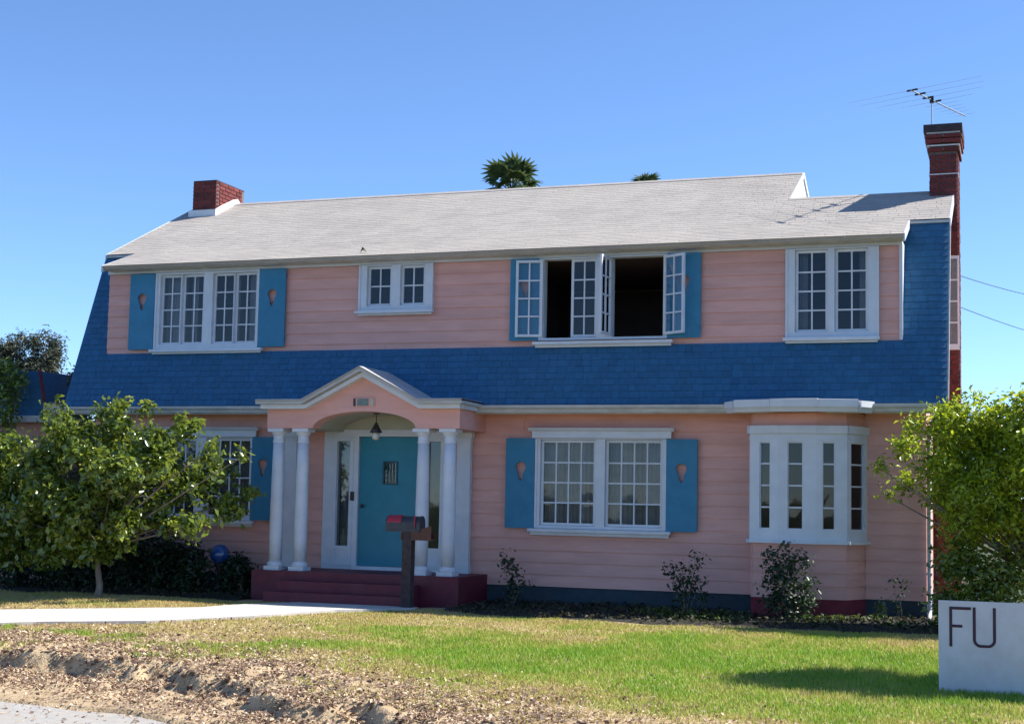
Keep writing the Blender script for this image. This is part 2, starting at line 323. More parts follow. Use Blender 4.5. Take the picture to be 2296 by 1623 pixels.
# planting beds along the foundation; house shade painted in near-black to its edge
def bed(pts, name='planting_bed_painted_shade'):
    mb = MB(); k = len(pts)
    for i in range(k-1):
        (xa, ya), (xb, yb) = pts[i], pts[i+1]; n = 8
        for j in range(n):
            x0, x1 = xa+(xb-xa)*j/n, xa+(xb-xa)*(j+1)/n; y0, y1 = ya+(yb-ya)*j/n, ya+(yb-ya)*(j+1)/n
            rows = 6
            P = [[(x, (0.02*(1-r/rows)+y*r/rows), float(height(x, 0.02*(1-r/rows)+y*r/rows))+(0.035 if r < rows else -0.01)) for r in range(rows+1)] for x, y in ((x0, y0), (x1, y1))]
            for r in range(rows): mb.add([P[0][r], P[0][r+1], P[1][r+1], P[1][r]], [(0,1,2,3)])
    o = mb.build(name, SOIL_SHADE); o['kind'] = 'structure'
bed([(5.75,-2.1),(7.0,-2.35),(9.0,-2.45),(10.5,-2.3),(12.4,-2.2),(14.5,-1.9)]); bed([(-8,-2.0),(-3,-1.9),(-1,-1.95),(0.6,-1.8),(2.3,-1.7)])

# ================================================================== THE HOUSE
H = thing('house', 'wide pink two-storey house with steep blue shingle roof, white trim and columned porch', 'house', (5.3, 1.0, 0.15))
XL, XR = -1.45, 12.16             # gable wall planes
RL, RR = -1.73, 12.465            # roof edges
EY, EZ = -0.48, 3.137             # lower edge of steep roof
BY, BZ = 0.55, 5.878              # break of the gambrel
UY = -0.13                        # upper front wall plane
GY_, GZ_ = 3.50, 7.325            # high ridge
LY, LZ = 1.95, 6.562              # low ridge of the right-hand section
DX0, DX1 = -1.13, 11.90           # dormer roof ends
DY, DZ = -0.43, 5.497             # dormer eave
XS = 9.97                         # where the high roof ends
WL, WR = -1.20, 11.85             # upper wall ends

# --- foundation
MB().box(XL, 9.74, 0.02, 0.25, -0.1, 0.435).box(11.33, XR, 0.02, 0.25, -0.1, 0.435).box(XR-0.23, XR, 0.25, 4.2, -0.1, 0.435).build('foundation', FOUND, H)

# --- windows: rects in wall coordinates (x0,x1,z0,z1)
def window(y, frame, glasses, cols, rows, sill=None, head=None, skip=(), mw=None, name='window', depth=0.12, sill_out=0.05):
    """casing plate with openings; sash and panes are its children"""
    mg = 0.042
    holes = [(a-mg, b+mg, c-mg, d+mg) for a,b,c,d in glasses]
    if skip: holes = list(skip)+[h for i,h in enumerate(holes) if not any(h[0] > s[0]-0.01 and h[1] < s[1]+0.01 for s in skip)]
    m = MB().plate(frame[0], frame[1], frame[2], frame[3], y-0.045, y+depth, holes)
    # raised outer edge bead
    t = 0.028
    m.box(frame[0]-0.004, frame[0]+t, y-0.06, y-0.046, frame[2], frame[3]); m.box(frame[1]-t, frame[1]+0.004, y-0.06, y-0.046, frame[2], frame[3])
    W = m.build(name, WHITE, H, mw=mw)
    if sill: MB().box(sill[0], sill[1], y-0.045-sill_out-0.03, y-0.0455, sill[3]-0.045, sill[3]).box(sill[0]+0.03, sill[1]-0.03, y-0.07, y-0.046, sill[2], sill[3]-0.046).build('sill', WHITE, W, mw=mw)
    if head: MB().box(head[0]+0.05, head[1]-0.05, y-0.085, y-0.0455, head[2], head[3]-0.05).prism_x([(y-0.0455,head[3]-0.05),(y-0.10,head[3]-0.05),(y-0.14,head[3]-0.012),(y-0.14,head[3]),(y-0.0455,head[3])], head[0], head[1]).build('head_moulding', WHITE, W, mw=mw)
    for gl in glasses: sash(W, y, gl, cols, rows, mw)
    return W
def sash(W, y, gl, cols, rows, mw=None, mg=0.042, mn=0.011, parentname='sash'):
    a,b,c,d = gl; yy = y+0.01
    m = MB(); m.plate(a-mg+0.003, b+mg-0.003, c-mg+0.003, d+mg-0.003, yy, yy+0.035, [(a,b,c,d)])
    cw, rh = (b-a)/cols, (d-c)/rows
    for i in range(1, cols): m.box(a+i*cw-mn, a+i*cw+mn, yy+0.004, yy+0.03, c, d)
    for j in range(1, rows):
        for i in range(cols): m.box(a+i*cw+(mn if i else 0), a+(i+1)*cw-(mn if i < cols-1 else 0), yy+0.005, yy+0.029, c+j*rh-mn, c+j*rh+mn)
    s = m.build(parentname, WHITE, W, mw=mw)
    for i in range(cols):
        for j in range(rows):
            x0, x1, z0, z1 = a+i*cw+mn*0.4, a+(i+1)*cw-mn*0.4, c+j*rh+mn*0.4, c+(j+1)*rh-mn*0.4
            t = random.uniform(-0.0015, 0.0015)
            MB().add([(x0,yy+0.018+t,z0),(x1,yy+0.018-t,z0),(x1,yy+0.018,z1),(x0,yy+0.018+t*2,z1)], [(0,1,2,3)]).build('pane', GLASS, W, mw=mw)
    return s
random.seed(3)
yu = UY
W1 = window(yu, (-0.245,1.705,4.10,5.385), [(-0.12,0.195,4.22,5.31),(0.295,0.63,4.22,5.31),(0.88,1.20,4.22,5.31),(1.29,1.62,4.22,5.31)], 2, 4, sill=(-0.29,1.81,4.02,4.095))
W2 = window(yu, (3.495,4.76,4.655,5.385), [(3.67,4.01,4.77,5.325),(4.245,4.58,4.77,5.325)], 2, 2, sill=(3.46,4.79,4.575,4.65))
W3 = window(yu, (6.52,8.50,4.13,5.385), [(7.045,7.375,4.215,5.325)], 2, 4, sill=(6.44,8.60,4.02,4.105), skip=[(6.585,7.415,4.165,5.365),(7.655,8.44,4.165,5.365)])
W4 = window(yu, (10.24,11.54,4.10,5.385), [(10.41,10.795,4.22,5.325),(10.97,11.355,4.22,5.325)], 2, 4, sill=(10.21,11.555,4.02,4.095))
W5 = window(0.0, (6.46,8.48,1.305,2.655), [(6.575,7.36,1.39,2.595),(7.59,8.38,1.39,2.595)], 4, 4, sill=(6.37,8.565,1.205,1.30), head=(6.36,8.61,2.66,2.81))
W6 = window(0.0, (-0.335,1.605,1.305,2.655), [(-0.235,0.52,1.39,2.595),(0.79,1.545,1.39,2.595)], 4, 4, sill=(-0.43,1.69,1.205,1.30), head=(-0.44,1.735,2.66,2.81))
# opened casements of the third upper window (hinged sashes swung outwards)
def open_sash(W, hinge_x, hinge_y, z0, z1, width, ang, cols=2, rows=4):
    """ang: rotation about the hinge; sash runs along local +x from the hinge"""
    mw = Matrix.Translation((hinge_x, hinge_y, 0)) @ Matrix.Rotation(ang, 4, 'Z')
    sash(W, -0.03, (0.045, width-0.045, z0+0.055, z1-0.05), cols, rows, mw=mw)
open_sash(W3, 6.585, yu-0.075, 4.165, 5.365, 0.43, R(180+7))
open_sash(W3, 7.645, yu-0.05, 4.165, 5.365, 0.41, R(-97))
open_sash(W3, 8.455, yu-0.06, 4.165, 5.365, 0.42, R(-31))
# casement of the gable window standing open past the corner
GW = MB().plate(0.55, 1.55, 3.98, 5.45, -0.03, 0.06, [(0.62,1.48,4.05,5.38)]).build('window', WHITE, H, mw=Matrix.Translation((XR, 0, 0)) @ Matrix.Rotation(R(90), 4, 'Z'))
gs = MB().plate(XR+0.05, 12.575, 4.02, 5.40, 0.97, 1.005, [(XR+0.08,12.553,4.10,5.355)])
for j in range(1, 4): gs.box(XR+0.08, 12.553, 0.975, 1.0, 4.10+j*0.314-0.012, 4.10+j*0.314+0.012)
gs.build('sash', SASHW, GW)
for j in range(4): MB().box(XR+0.078, 12.555, 0.985, 0.99, 4.10+j*0.314, 4.10+(j+1)*0.314).build('pane', DUSTY, GW)

# --- shutters with a cut-out
def shutter(y, x0, x1, z0, z1):
    w, hh = x1-x0, z1-z0; cx, cz = w/2+random.uniform(-0.01, 0.01), hh*0.68
    hole = [(cx+0.082*math.cos(a), cz+0.078*math.sin(a)) for a in [R(-35)+i*R(250)/11 for i in range(12)]]
    hole += [(cx-0.034, cz-0.11), (cx-0.036, cz-0.165), (cx, cz-0.21), (cx+0.036, cz-0.165), (cx+0.034, cz-0.11)]
    bm = bmesh.new()
    def loop(pts):
        vs = [bm.verts.new((p[0], 0, p[1])) for p in pts]; return [bm.edges.new((vs[i], vs[(i+1)%len(vs)])) for i in range(len(vs))]
    es = loop([(0,0),(w,0),(w,hh),(0,hh)])+loop(hole)
    bmesh.ops.triangle_fill(bm, edges=es, use_beauty=True)
    bmesh.ops.recalc_face_normals(bm, faces=bm.faces)
    ext = bmesh.ops.extrude_face_region(bm, geom=list(bm.faces)); bmesh.ops.translate(bm, verts=[v for v in ext['geom'] if isinstance(v, bmesh.types.BMVert)], vec=(0, 0.03, 0))
    bmesh.ops.recalc_face_normals(bm, faces=bm.faces)
    me = bpy.data.meshes.new('shutter'); bm.to_mesh(me); bm.free(); me.materials.append(SHUT)
    s = obj('shutter', me, H, loc=(x0, y-0.065, z0))
    MB().box(0.0, w, 0.0305, 0.048, 0.10, 0.17).box(0.0, w, 0.0305, 0.048, hh-0.17, hh-0.10).build('batten', SHUT, s, mw=Matrix.Translation((x0, y-0.065, z0)))
for a in [(-0.735,-0.255,4.10,5.375),(1.715,2.195,4.11,5.38),(6.05,6.515,4.13,5.385),(8.51,9.005,4.13,5.385)]: shutter(yu, *a)
for a in [(5.99,6.452,1.30,2.655),(8.488,8.948,1.30,2.65),(1.612,2.02,1.31,2.655),(-0.80,-0.345,1.31,2.655)]: shutter(0.0, *a)

# --- wall backing and siding boards
up_open = [(-0.245,1.705,4.10,5.385),(3.495,4.76,4.655,5.385),(6.52,8.50,4.13,5.385),(10.24,11.54,4.10,5.385)]
lo_open = [(-0.335,1.605,1.305,2.655),(2.89,5.11,0.55,2.78),(6.46,8.48,1.305,2.655),(9.742,11.332,0.0,3.2)]
UWALL = MB().plate(WL, WR, 3.6, 5.47, UY+0.022, UY+0.10, up_open).build('upper_front_wall', PINK, H)
LWALL = MB().plate(XL, XR, 0.43, 3.30, 0.022, 0.10, lo_open).build('lower_front_wall', PINK, H)
def boards(wall, xa, xb, z0, z1, step, y, opens, mw=None, mats=PINK):
    z = z0
    while z < z1-0.03:
        zt = min(z+step, z1); cuts = sorted([(o[0], o[1], o[2], o[3]) for o in opens if o[2] < zt-0.004 and o[3] > z+0.004])
        segs = []; x = xa
        # split into bands so that partly cut rows stay exact
        lev = sorted({z, zt, *[min(max(c[i], z), zt) for c in cuts for i in (2, 3)]})
        for l0, l1 in zip(lev[:-1], lev[1:]):
            if l1-l0 < 0.006: continue
            x = xa; iv = []
            for c in cuts:
                if c[2] < l1-1e-4 and c[3] > l0+1e-4:
                    if c[0] > x+0.01: iv.append((x, c[0]))
                    x = max(x, c[1])
            if x < xb-0.01: iv.append((x, xb))
            for a, b in iv:
                ts = lambda q: 0.015*(1-(q-z)/step)+0.003
                # long runs are made of several lengths of timber
                n = max(1, int((b-a)/2.6)); xsb = [a]+[a+(b-a)*(i+random.uniform(-0.25, 0.25))/n for i in range(1, n)]+[b]
                for p, q in zip(xsb[:-1], xsb[1:]):
                    p1 = p+(0.0015 if p > a else 0); q1 = q-(0.0015 if q < b else 0); j = random.uniform(-0.0015, 0.0015)
                    MB().prism_x([(y+0.021, l0), (y+0.02-ts(l0)+j, l0), (y+0.02-ts(l1)+j, l1), (y+0.021, l1)], p1, q1).build('siding_board', mats, wall, mw=mw)
        z += step
boards(UWALL, WL, WR, 3.96, 5.40, 0.179, UY, up_open)
boards(LWALL, XL, XR, 0.435, 3.06, 0.179, 0.0, lo_open)

# --- gable and rear walls, inner rooms
prof_hi = [(0.10,0.43),(7.0-0.1,0.43),(7.0-0.1,3.1),(GY_*2-BY,BZ-0.05),(GY_,GZ_-0.08),(BY,BZ-0.08),(-0.33,3.25),(0.10,3.05)]
prof_lo = [(0.10,0.43),(3.9,0.43),(3.9,3.1),(LY*2-BY,BZ-0.08),(LY,LZ-0.08),(BY,BZ-0.08),(-0.33,3.25),(0.10,3.05)]
MB().prism_x(prof_lo, XR-0.12, XR).build('gable_wall', PINK, H)
MB().prism_x(prof_hi, XL, XL+0.12).build('gable_wall', PINK, H)
MB().prism_x([(LY-0.4,3.0),(6.9,3.0),(GY_*2-BY-0.1,BZ-0.05),(GY_,GZ_-0.03),(LY-0.4,LZ-0.24)], 9.80, 9.966).build('gable_wall', WHITE, H)
MB().box(XL+0.12, 9.80, 6.8, 6.9, 0.43, 5.9).box(9.90, XR-0.12, 3.78, 3.9, 0.43, 5.9).build('rear_wall', PINK, H)
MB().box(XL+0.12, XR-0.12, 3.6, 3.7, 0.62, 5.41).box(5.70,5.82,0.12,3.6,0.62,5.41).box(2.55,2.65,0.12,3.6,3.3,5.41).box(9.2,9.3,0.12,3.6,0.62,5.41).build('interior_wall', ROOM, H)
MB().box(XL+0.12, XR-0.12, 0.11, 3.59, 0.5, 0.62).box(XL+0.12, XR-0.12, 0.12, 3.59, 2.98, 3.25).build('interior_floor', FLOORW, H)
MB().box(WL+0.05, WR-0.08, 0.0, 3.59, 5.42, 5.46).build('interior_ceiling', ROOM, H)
def curtain(x0, x1, z0, z1, y, amp=0.03, waves=9, gap=None):
    n = int((x1-x0)/0.012); vs = []; fs = []
    for i in range(n+1):
        x = x0+(x1-x0)*i/n; yy = y+amp*math.sin(i/n*waves*2*math.pi)+0.012*math.sin(i*0.9)
        vs += [(x, yy, z0), (x, yy, z1)]
    fs = [(2*i, 2*i+2, 2*i+3, 2*i+1) for i in range(n)]
    MB().add(vs, fs).build('curtain', CURT, H, smooth=True)
curtain(6.50, 7.40, 1.34, 2.66, 0.20, 0.028, 13); curtain(7.56, 8.42, 1.34, 2.66, 0.20, 0.028, 12)
curtain(-0.27, 0.55, 1.34, 2.66, 0.20, 0.028, 11); curtain(0.76, 1.58, 1.34, 2.66, 0.20, 0.028, 11)
curtain(-0.20, 0.22, 4.16, 5.36, 0.08, 0.02, 6); curtain(0.30, 0.42, 4.16, 5.36, 0.08, 0.015, 2); curtain(1.08, 1.22, 4.16, 5.36, 0.08, 0.015, 2); curtain(1.40, 1.68, 4.16, 5.36, 0.08, 0.02, 5)
curtain(10.40, 10.52, 4.16, 5.36, 0.08, 0.015, 2); curtain(11.25, 11.37, 4.16, 5.36, 0.08, 0.015, 2)

# --- steep blue roof
def courses(parent, name, p0, p1, expo, thick, wmin, wmax, m, iv, gap=0.004, jit=0.004, seed=1, lift=0.0):
    rnd = random.Random(seed); p0 = Vector((0, *p0)); p1 = Vector((0, *p1)); d = (p1-p0); Ls = d.length; d.normalize(); nrm = Vector((0, -d.z, d.y))
    if nrm.z < 0 and abs(nrm.z) > 0.01: nrm = -nrm
    n = int(round(Ls/expo)); e = Ls/n
    for i in range(n):
        s0 = i*e; s1 = min((i+1.25)*e, Ls)
        for (xa, xb) in iv((p0+d*(s0+e*0.5)).y, (p0+d*(s0+e*0.5)).z):
            x = xa; mb = MB()
            if i % 2: x -= wmin*0.5
            while x < xb-0.01:
                x2 = x+rnd.uniform(wmin, wmax); a, b = max(x, xa), min(x2, xb)
                if xb-b < 0.03: b = xb; x2 = xb
                if b-a > 0.01:
                    j = rnd.uniform(-jit, jit); t = thick*rnd.uniform(0.8, 1.2)+lift
                    q0 = p0+d*(s0+j if i else s0); q1 = p0+d*s1
                    A = q0+nrm*t; B = q1+nrm*(lift+thick*0.15); C = q0+nrm*lift
                    g2 = gap/2
                    vs = [(a+g2, *A.yz), (b-g2, *A.yz), (b-g2, *B.yz), (a+g2, *B.yz), (a+g2, *C.yz), (b-g2, *C.yz)]
                    mb.add(vs, [(0,1,2,3), (4,5,1,0), (4,0,3), (1,5,2)], rnd.random())
                x = x2
            if mb.f: mb.build(name, m, parent)
def steep_iv(y, z):
    if z < 4.02: return [(RL, RR)]
    return [(RL, WL), (WR, RR)]
def slab(p0, p1, th):
    d = Vector((p1[0]-p0[0], p1[1]-p0[1])).normalized(); n = Vector((-d.y, d.x))
    if n.y < 0: n = -n
    return [p0, p1, (p1[0]-n.x*th, p1[1]-n.y*th), (p0[0]-n.x*th, p0[1]-n.y*th)]
zt = 4.03; yt = EY+(BY-EY)*(zt-EZ)/(BZ-EZ)
m = MB(); m.prism_x(slab((EY,EZ),(yt,zt),0.05), RL+0.003, RR-0.003)
m.prism_x(slab((yt,zt),(BY,BZ),0.05), RL+0.003, WL); m.prism_x(slab((yt,zt),(BY,BZ),0.05), WR, RR-0.003)
SR = m.build('steep_roof', BLUE, H)
courses(SR, 'shingle_course', (EY,EZ), (BY,BZ), 0.106, 0.012, 0.09, 0.19, BLUE, steep_iv, seed=5)
# dormer cheeks
for x0, x1 in ((WL-0.002, WL+0.07), (WR-0.07, WR+0.004)):
    MB().prism_x([(UY+0.022,4.06),(UY+0.022,5.47),(BY-0.10,5.47)], x0, x1).build('dormer_cheek', WHITE, H)
MB().box(WR-0.03, WR+0.014, UY-0.035, UY+0.02, 4.05, 5.40).build('corner_board', WHITE, H)
# --- upper grey roof
UR = MB().prism_x(slab((BY,BZ),(LY,LZ),0.06), RL+0.01, RR-0.01).prism_x(slab((LY,LZ),(GY_,GZ_),0.06), RL+0.01, XS-0.01).prism_x(slab((DY,DZ),(BY,BZ),0.05), DX0+0.004, DX1-0.004).build('upper_roof', ROOF, H)
courses(UR, 'shingle_course', (DY-0.02,DZ-0.005), (BY,BZ), 0.125, 0.004, 0.29, 0.31, ROOF, lambda y,z: [(DX0, DX1)], gap=0.006, jit=0.002, seed=8, lift=0.002)
courses(UR, 'shingle_course', (BY-0.03,BZ-0.012), (GY_,GZ_), 0.125, 0.004, 0.29, 0.31, ROOF, lambda y,z: [(RL-0.03, RR+0.02 if y < LY else XS)], gap=0.006, jit=0.002, seed=9, lift=0.003)
# ridge caps
x = RL-0.03
while x < XS-0.02:
    b = min(x+0.30, XS); MB().prism_x([(GY_-0.10,GZ_-0.032),(GY_,GZ_+0.020),(GY_+0.10,GZ_-0.032),(GY_+0.10,GZ_-0.045),(GY_,GZ_+0.006),(GY_-0.10,GZ_-0.045)], x, b-0.004, random.random()).build('ridge_cap', ROOF, UR); x = b
x = XS
while x < RR:
    b = min(x+0.30, RR+0.02); MB().prism_x([(LY-0.10,LZ-0.032),(LY,LZ+0.020),(LY+0.10,LZ-0.032),(LY+0.10,LZ-0.045),(LY,LZ+0.006),(LY-0.10,LZ-0.045)], x, b-0.004, random.random()).build('ridge_cap', ROOF, UR); x = b
# rear slopes
rb = 2*GY_-BY; re = 2*GY_-EY; lb = 2*LY-BY; le = 2*LY-EY
MB().prism_x(slab((GY_,GZ_),(rb,BZ),0.06), RL, XS).prism_x(slab((LY,LZ),(lb,BZ),0.06), XS, RR).build('rear_upper_roof', ROOF, H)
MB().prism_x(slab((re,EZ),(rb,BZ),0.06), RL, XS).prism_x(slab((le,EZ),(lb,BZ),0.06), XS, RR).build('rear_steep_roof', BLUE, H)
# bargeboards (rake trim)
def rake(x0, x1, pts, h=0.13, m=WHITE, up=0.012):
    for p, q in zip(pts[:-1], pts[1:]):
        MB().prism_x([(p[0],p[1]+up),(q[0],q[1]+up),(q[0],q[1]-h),(p[0],p[1]-h)], x0, x1).build('bargeboard', m, H)
rake(RR, RR+0.022, [(BY-0.04,BZ-0.02),(LY,LZ),(lb,BZ)]); rake(RL-0.022, RL, [(BY-0.04,BZ-0.02),(GY_,GZ_),(rb,BZ)])
rake(XS, XS+0.022, [(LY,LZ),(GY_,GZ_),(rb,BZ)], 0.075)
rake(DX1, DX1+0.02, [(DY-0.02,DZ-0.008),(BY-0.03,BZ-0.022)], 0.10); rake(DX0-0.02, DX0, [(DY-0.02,DZ-0.008),(BY-0.03,BZ-0.022)], 0.10)
MB().prism_x([(EY,EZ),(BY,BZ),(BY+0.10,BZ),(EY+0.10,EZ)], RR, RR+0.02).build('bargeboard', GUTTER, H)
MB().prism_x([(EY,EZ),(BY,BZ),(BY+0.10,BZ),(EY+0.10,EZ)], RL-0.02, RL).build('bargeboard', BLUE, H)
MB().box(RL, DX0, BY-0.06, BY-0.035, BZ-0.07, BZ-0.03).box(DX1+0.02, RR, BY-0.06, BY-0.035, BZ-0.07, BZ-0.03).build('fascia', GUTTER, H)
# upper eave: frieze board, crown moulding, soffit
m = MB(); m.box(WL-0.01, WR+0.01, UY-0.03, UY+0.0, 5.392, 5.465); m.build('frieze_board', WHITE, H)
MB().prism_x([(UY-0.031,5.44),(UY-0.06,5.43),(-0.33,5.432),(-0.37,5.445),(-0.405,5.475),(DY+0.01,DZ-0.012),(UY-0.031,5.52)], DX0+0.01, DX1-0.01).build('eave_moulding', GUTTER, H)
# lower eave: soffit, fascia, gutter
def gutter(x0, x1, y=EY, z=EZ):
    # K-profile trough
    pr = [(y+0.03, z-0.005), (y+0.03, z-0.115), (y-0.04, z-0.118), (y-0.055, z-0.075), (y-0.085, z-0.05), (y-0.09, z-0.012), (y-0.078, z-0.010), (y-0.074, z-0.045), (y-0.045, z-0.068), (y-0.032, z-0.106), (y+0.02, z-0.104), (y+0.02, z-0.005)]
    return MB().prism_x(pr, x0, x1).build('gutter', GUTTER, H)
MB().box(RL, RR, EY+0.04, 0.0, 3.035, 3.06).build('soffit', PINK, H)
MB().box(RL, RR, EY+0.031, EY+0.039, 3.0, 3.13).build('fascia', GUTTER, H)
gutter(-2.0, 2.52); gutter(5.66, 9.47); gutter(11.46, RR-0.05)
MB().box(-2.02, -2.0, EY-0.09, EY+0.03, EZ-0.118, EZ-0.004).build('gutter_end', TAN, H)
# downspout
m = MB(); m.tube([(12.30,EY-0.02,EZ-0.11),(12.30,EY-0.02,2.93),(12.20,-0.07,2.72),(12.20,-0.07,0.35),(12.20,-0.12,0.24),(12.20,-0.26,0.20)], 0.032, 8)
m.build('downspout', GUTTER, H, smooth=True)
for z in (0.8, 1.9): MB().box(12.16,12.24,-0.11,-0.02,z,z+0.03).build('downspout_strap', GUTTER, H)

# --- bow window
plan = [(9.735,0.02),(9.80,-0.42),(10.20,-0.50),(10.72,-0.50),(11.12,-0.41),(11.34,0.02)]
gl_loc = [None, (9.93,10.08), (10.325,10.535), (10.80,10.965), None]
BAY = MB().prism_z([(x*0.985+10.47*0.015, y+0.03) for x, y in plan], 2.86, 3.02).build('bow_window', PINK, H)
MB().prism_z([(x, y+0.012) for x, y in plan], -0.1, 0.43).build('foundation', FOUNDR, H)
MB().prism_z([(x*0.96+10.47*0.04, y+0.07) for x, y in plan], 0.55, 0.62).build('bow_floor', FLOORW, BAY)
for i in range(5):
    a, b = Vector((*plan[i], 0)), Vector((*plan[i+1], 0)); d = b-a; Lf = d.length; ang = math.atan2(d.y, d.x)
    mw = Matrix.Translation(a) @ Matrix.Rotation(ang, 4, 'Z')
    boards(BAY, -0.004, Lf+0.004, 0.435, 1.19, 0.179, 0.0, [], mw=mw); boards(BAY, -0.004, Lf+0.004, 2.83, 3.03, 0.179, 0.0, [], mw=mw)
    MB().box(0.0, Lf, 0.021, 0.05, 0.43, 1.22).build('bow_backing', PINK, BAY, mw=mw)
    if gl_loc[i]: g0, g1 = (gl_loc[i][0]-plan[i][0])/math.cos(ang), (gl_loc[i][1]-plan[i][0])/math.cos(ang)
    else: g0, g1 = Lf*0.16, Lf*0.84
    mb = MB().plate(-0.006, Lf+0.006, 1.19, 2.83, -0.025, 0.05, [(g0,g1,1.385,2.60)])
    mb.box(-0.01, Lf+0.01, -0.06, -0.0255, 2.72, 2.83).box(-0.012, Lf+0.012, -0.07, -0.0255, 1.19, 1.235)
    mb.box(g0-0.05, g1+0.05, -0.034, -0.0255, 2.635, 2.66)
    mb.build('bow_casing', WHITE, BAY, mw=mw)
    rows = 4; rh = (2.60-1.385)/rows; mn = 0.011
    ms = MB().plate(g0, g1, 1.385, 2.60, -0.002, 0.03, [(g0+0.012,g1-0.012,1.40,2.585)])
    for j in range(1, rows): ms.box(g0+0.012, g1-0.012, 0.002, 0.026, 1.385+j*rh-mn, 1.385+j*rh+mn)
    ms.build('sash', WHITE, BAY, mw=mw)
    for j in range(rows): MB().add([(g0+0.008,0.014,1.39+j*rh),(g1-0.008,0.014+random.uniform(-.001,.001),1.39+j*rh),(g1-0.008,0.014,1.38+(j+1)*rh),(g0+0.008,0.014+random.uniform(-.001,.001),1.38+(j+1)*rh)],[(0,1,2,3)]).build('pane', GLASS, BAY, mw=mw)
# bow eave: flat little roof and gutter following the bow
bp = [(9.50,EY-0.03),(9.64,-0.72),(10.15,-0.86),(10.78,-0.86),(11.30,-0.74),(11.44,EY-0.03)]
MB().prism_z([(x, y+0.03) for x, y in bp]+[(11.44,-0.2),(9.45,-0.2)], 3.025, 3.05).build('soffit', PINK, H)
MB().prism_z([(x, y+0.02) for x, y in bp]+[(11.44,-0.40),(9.45,-0.40)], 3.125, 3.15).build('bow_roof', ROOF, H)
for i in range(5):
    a, b = Vector((*bp[i], 0)), Vector((*bp[i+1], 0)); d = b-a; mw = Matrix.Translation(a) @ Matrix.Rotation(math.atan2(d.y, d.x), 4, 'Z')
    dz = 0.02*math.sin(i*math.pi/4)
    MB().prism_x([(0.02,3.00),(-0.03,3.0),(-0.05,3.04),(-0.075,3.07),(-0.08,3.155+dz),(0.02,3.165+dz)], -0.008, d.length+0.008).build('gutter', WHITE, H, mw=mw)

# --- porch
m = MB(); m.box(2.32, 5.70, -1.20, 0.015, -0.05, 0.585); m.build('porch_floor', REDP, H)
MB().box(2.92, 5.10, -1.52, -1.203, -0.05, 0.455).build('step', REDP, H); MB().box(2.88, 5.12, -1.84, -1.523, -0.05, 0.31).build('step', REDP, H)
# columns
def column(x, y, z0, z1):
    C = MB().lathe([(0.096,0.0),(0.103,0.35),(0.101,0.9),(0.094,1.45),(0.085,z1-z0-0.33)], 24).build('column', WHITE, H, smooth=True, loc=(x,y,z0+0.13))
    mwl = Matrix.Translation((x,y,z0+0.13))
    b = MB().box(-0.128,0.128,-0.128,0.128,-0.13,-0.07).lathe([(0.12,-0.07),(0.128,-0.055),(0.128,-0.04),(0.118,-0.025),(0.108,-0.01),(0.098,0.002)], 24)
    b.build('base', WHITE, C, mw=mwl)
    t = z1-z0-0.33
    b = MB().lathe([(0.086,t-0.02),(0.094,t-0.01),(0.094,t+0.012),(0.086,t+0.018),(0.086,t+0.09),(0.098,t+0.10),(0.112,t+0.13),(0.122,t+0.15)], 24).box(-0.132,0.132,-0.132,0.132,t+0.15,t+0.2)
    b.build('capital', WHITE, C, mw=mwl)
for x in (2.58, 3.00, 5.00, 5.425): column(x, -0.95, 0.586, 2.745)
# wall pilasters behind the outer columns
for x in (2.33, 5.31):
    P = MB().box(x-0.11, x+0.11, -0.10, -0.005, 0.72, 2.60).build('pilaster', WHITE, H)
    MB().box(x-0.13, x+0.13, -0.125, -0.004, 0.587, 0.719).build('base', WHITE, P); MB().box(x-0.125, x+0.125, -0.115, -0.004, 2.601, 2.66).box(x-0.145, x+0.145, -0.14, -0.004, 2.661, 2.742).build('capital', WHITE, P)
# entablature front with the arch; pink
ac, ar, asp, arise = 4.07, 0.85, 2.748, 0.255
arch = [(ac+ar*math.cos(t), asp+arise*math.sin(t)) for t in np.linspace(0, math.pi, 25)]
outer = [(2.44,2.748),(2.44,3.05),(3.14,3.05),(4.085,3.53),(5.05,3.05),(5.62,3.05),(5.62,2.748)]
bm = bmesh.new(); pts = outer+arch
vs = [bm.verts.new((x, -1.09, z)) for x, z in pts]; es = [bm.edges.new((vs[i], vs[(i+1)%len(vs)])) for i in range(len(vs))]
bmesh.ops.triangle_fill(bm, edges=es, use_beauty=True)
ext = bmesh.ops.extrude_face_region(bm, geom=list(bm.faces)); bmesh.ops.translate(bm, verts=[v for v in ext['geom'] if isinstance(v, bmesh.types.BMVert)], vec=(0, 0.26, 0))
bmesh.ops.recalc_face_normals(bm, faces=bm.faces)
me = bpy.data.meshes.new('porch_gable'); bm.to_mesh(me); bm.free(); me.materials.append(PINK); PG = obj('porch_gable', me, H)
MB().box(2.44, 2.72, -0.829, 0.0, 2.748, 3.05).build('porch_side_beam', PINK, H); MB().box(5.30, 5.62, -0.829, 0.0, 2.748, 3.05).build('porch_side_beam', PINK, H)
# vaulted ceiling
m = MB(); n = len(arch)
m.add([(x,-0.829,z) for x,z in arch]+[(x,0.0,z) for x,z in arch], [(i,i+1,n+i+1,n+i) for i in range(n-1)])
m.add([(x,-0.829,z+0.03) for x,z in arch]+[(x,0.0,z+0.03) for x,z in arch], [(n+i,n+i+1,i+1,i) for i in range(n-1)])
m.box(2.721, ac-ar+0.005, -0.829, 0.0, 2.749, 2.77).box(ac+ar-0.005, 5.299, -0.829, 0.0, 2.749, 2.77)
m.build('porch_ceiling', CEIL, H, smooth=False)
# wall lunette over the door
MB().prism_y([(ac-ar,2.77)]+[(x,z) for x,z in arch[::-1]]+[(ac+ar,2.77)], -0.004, 0.012).build('porch_wall_panel', CEIL, H)
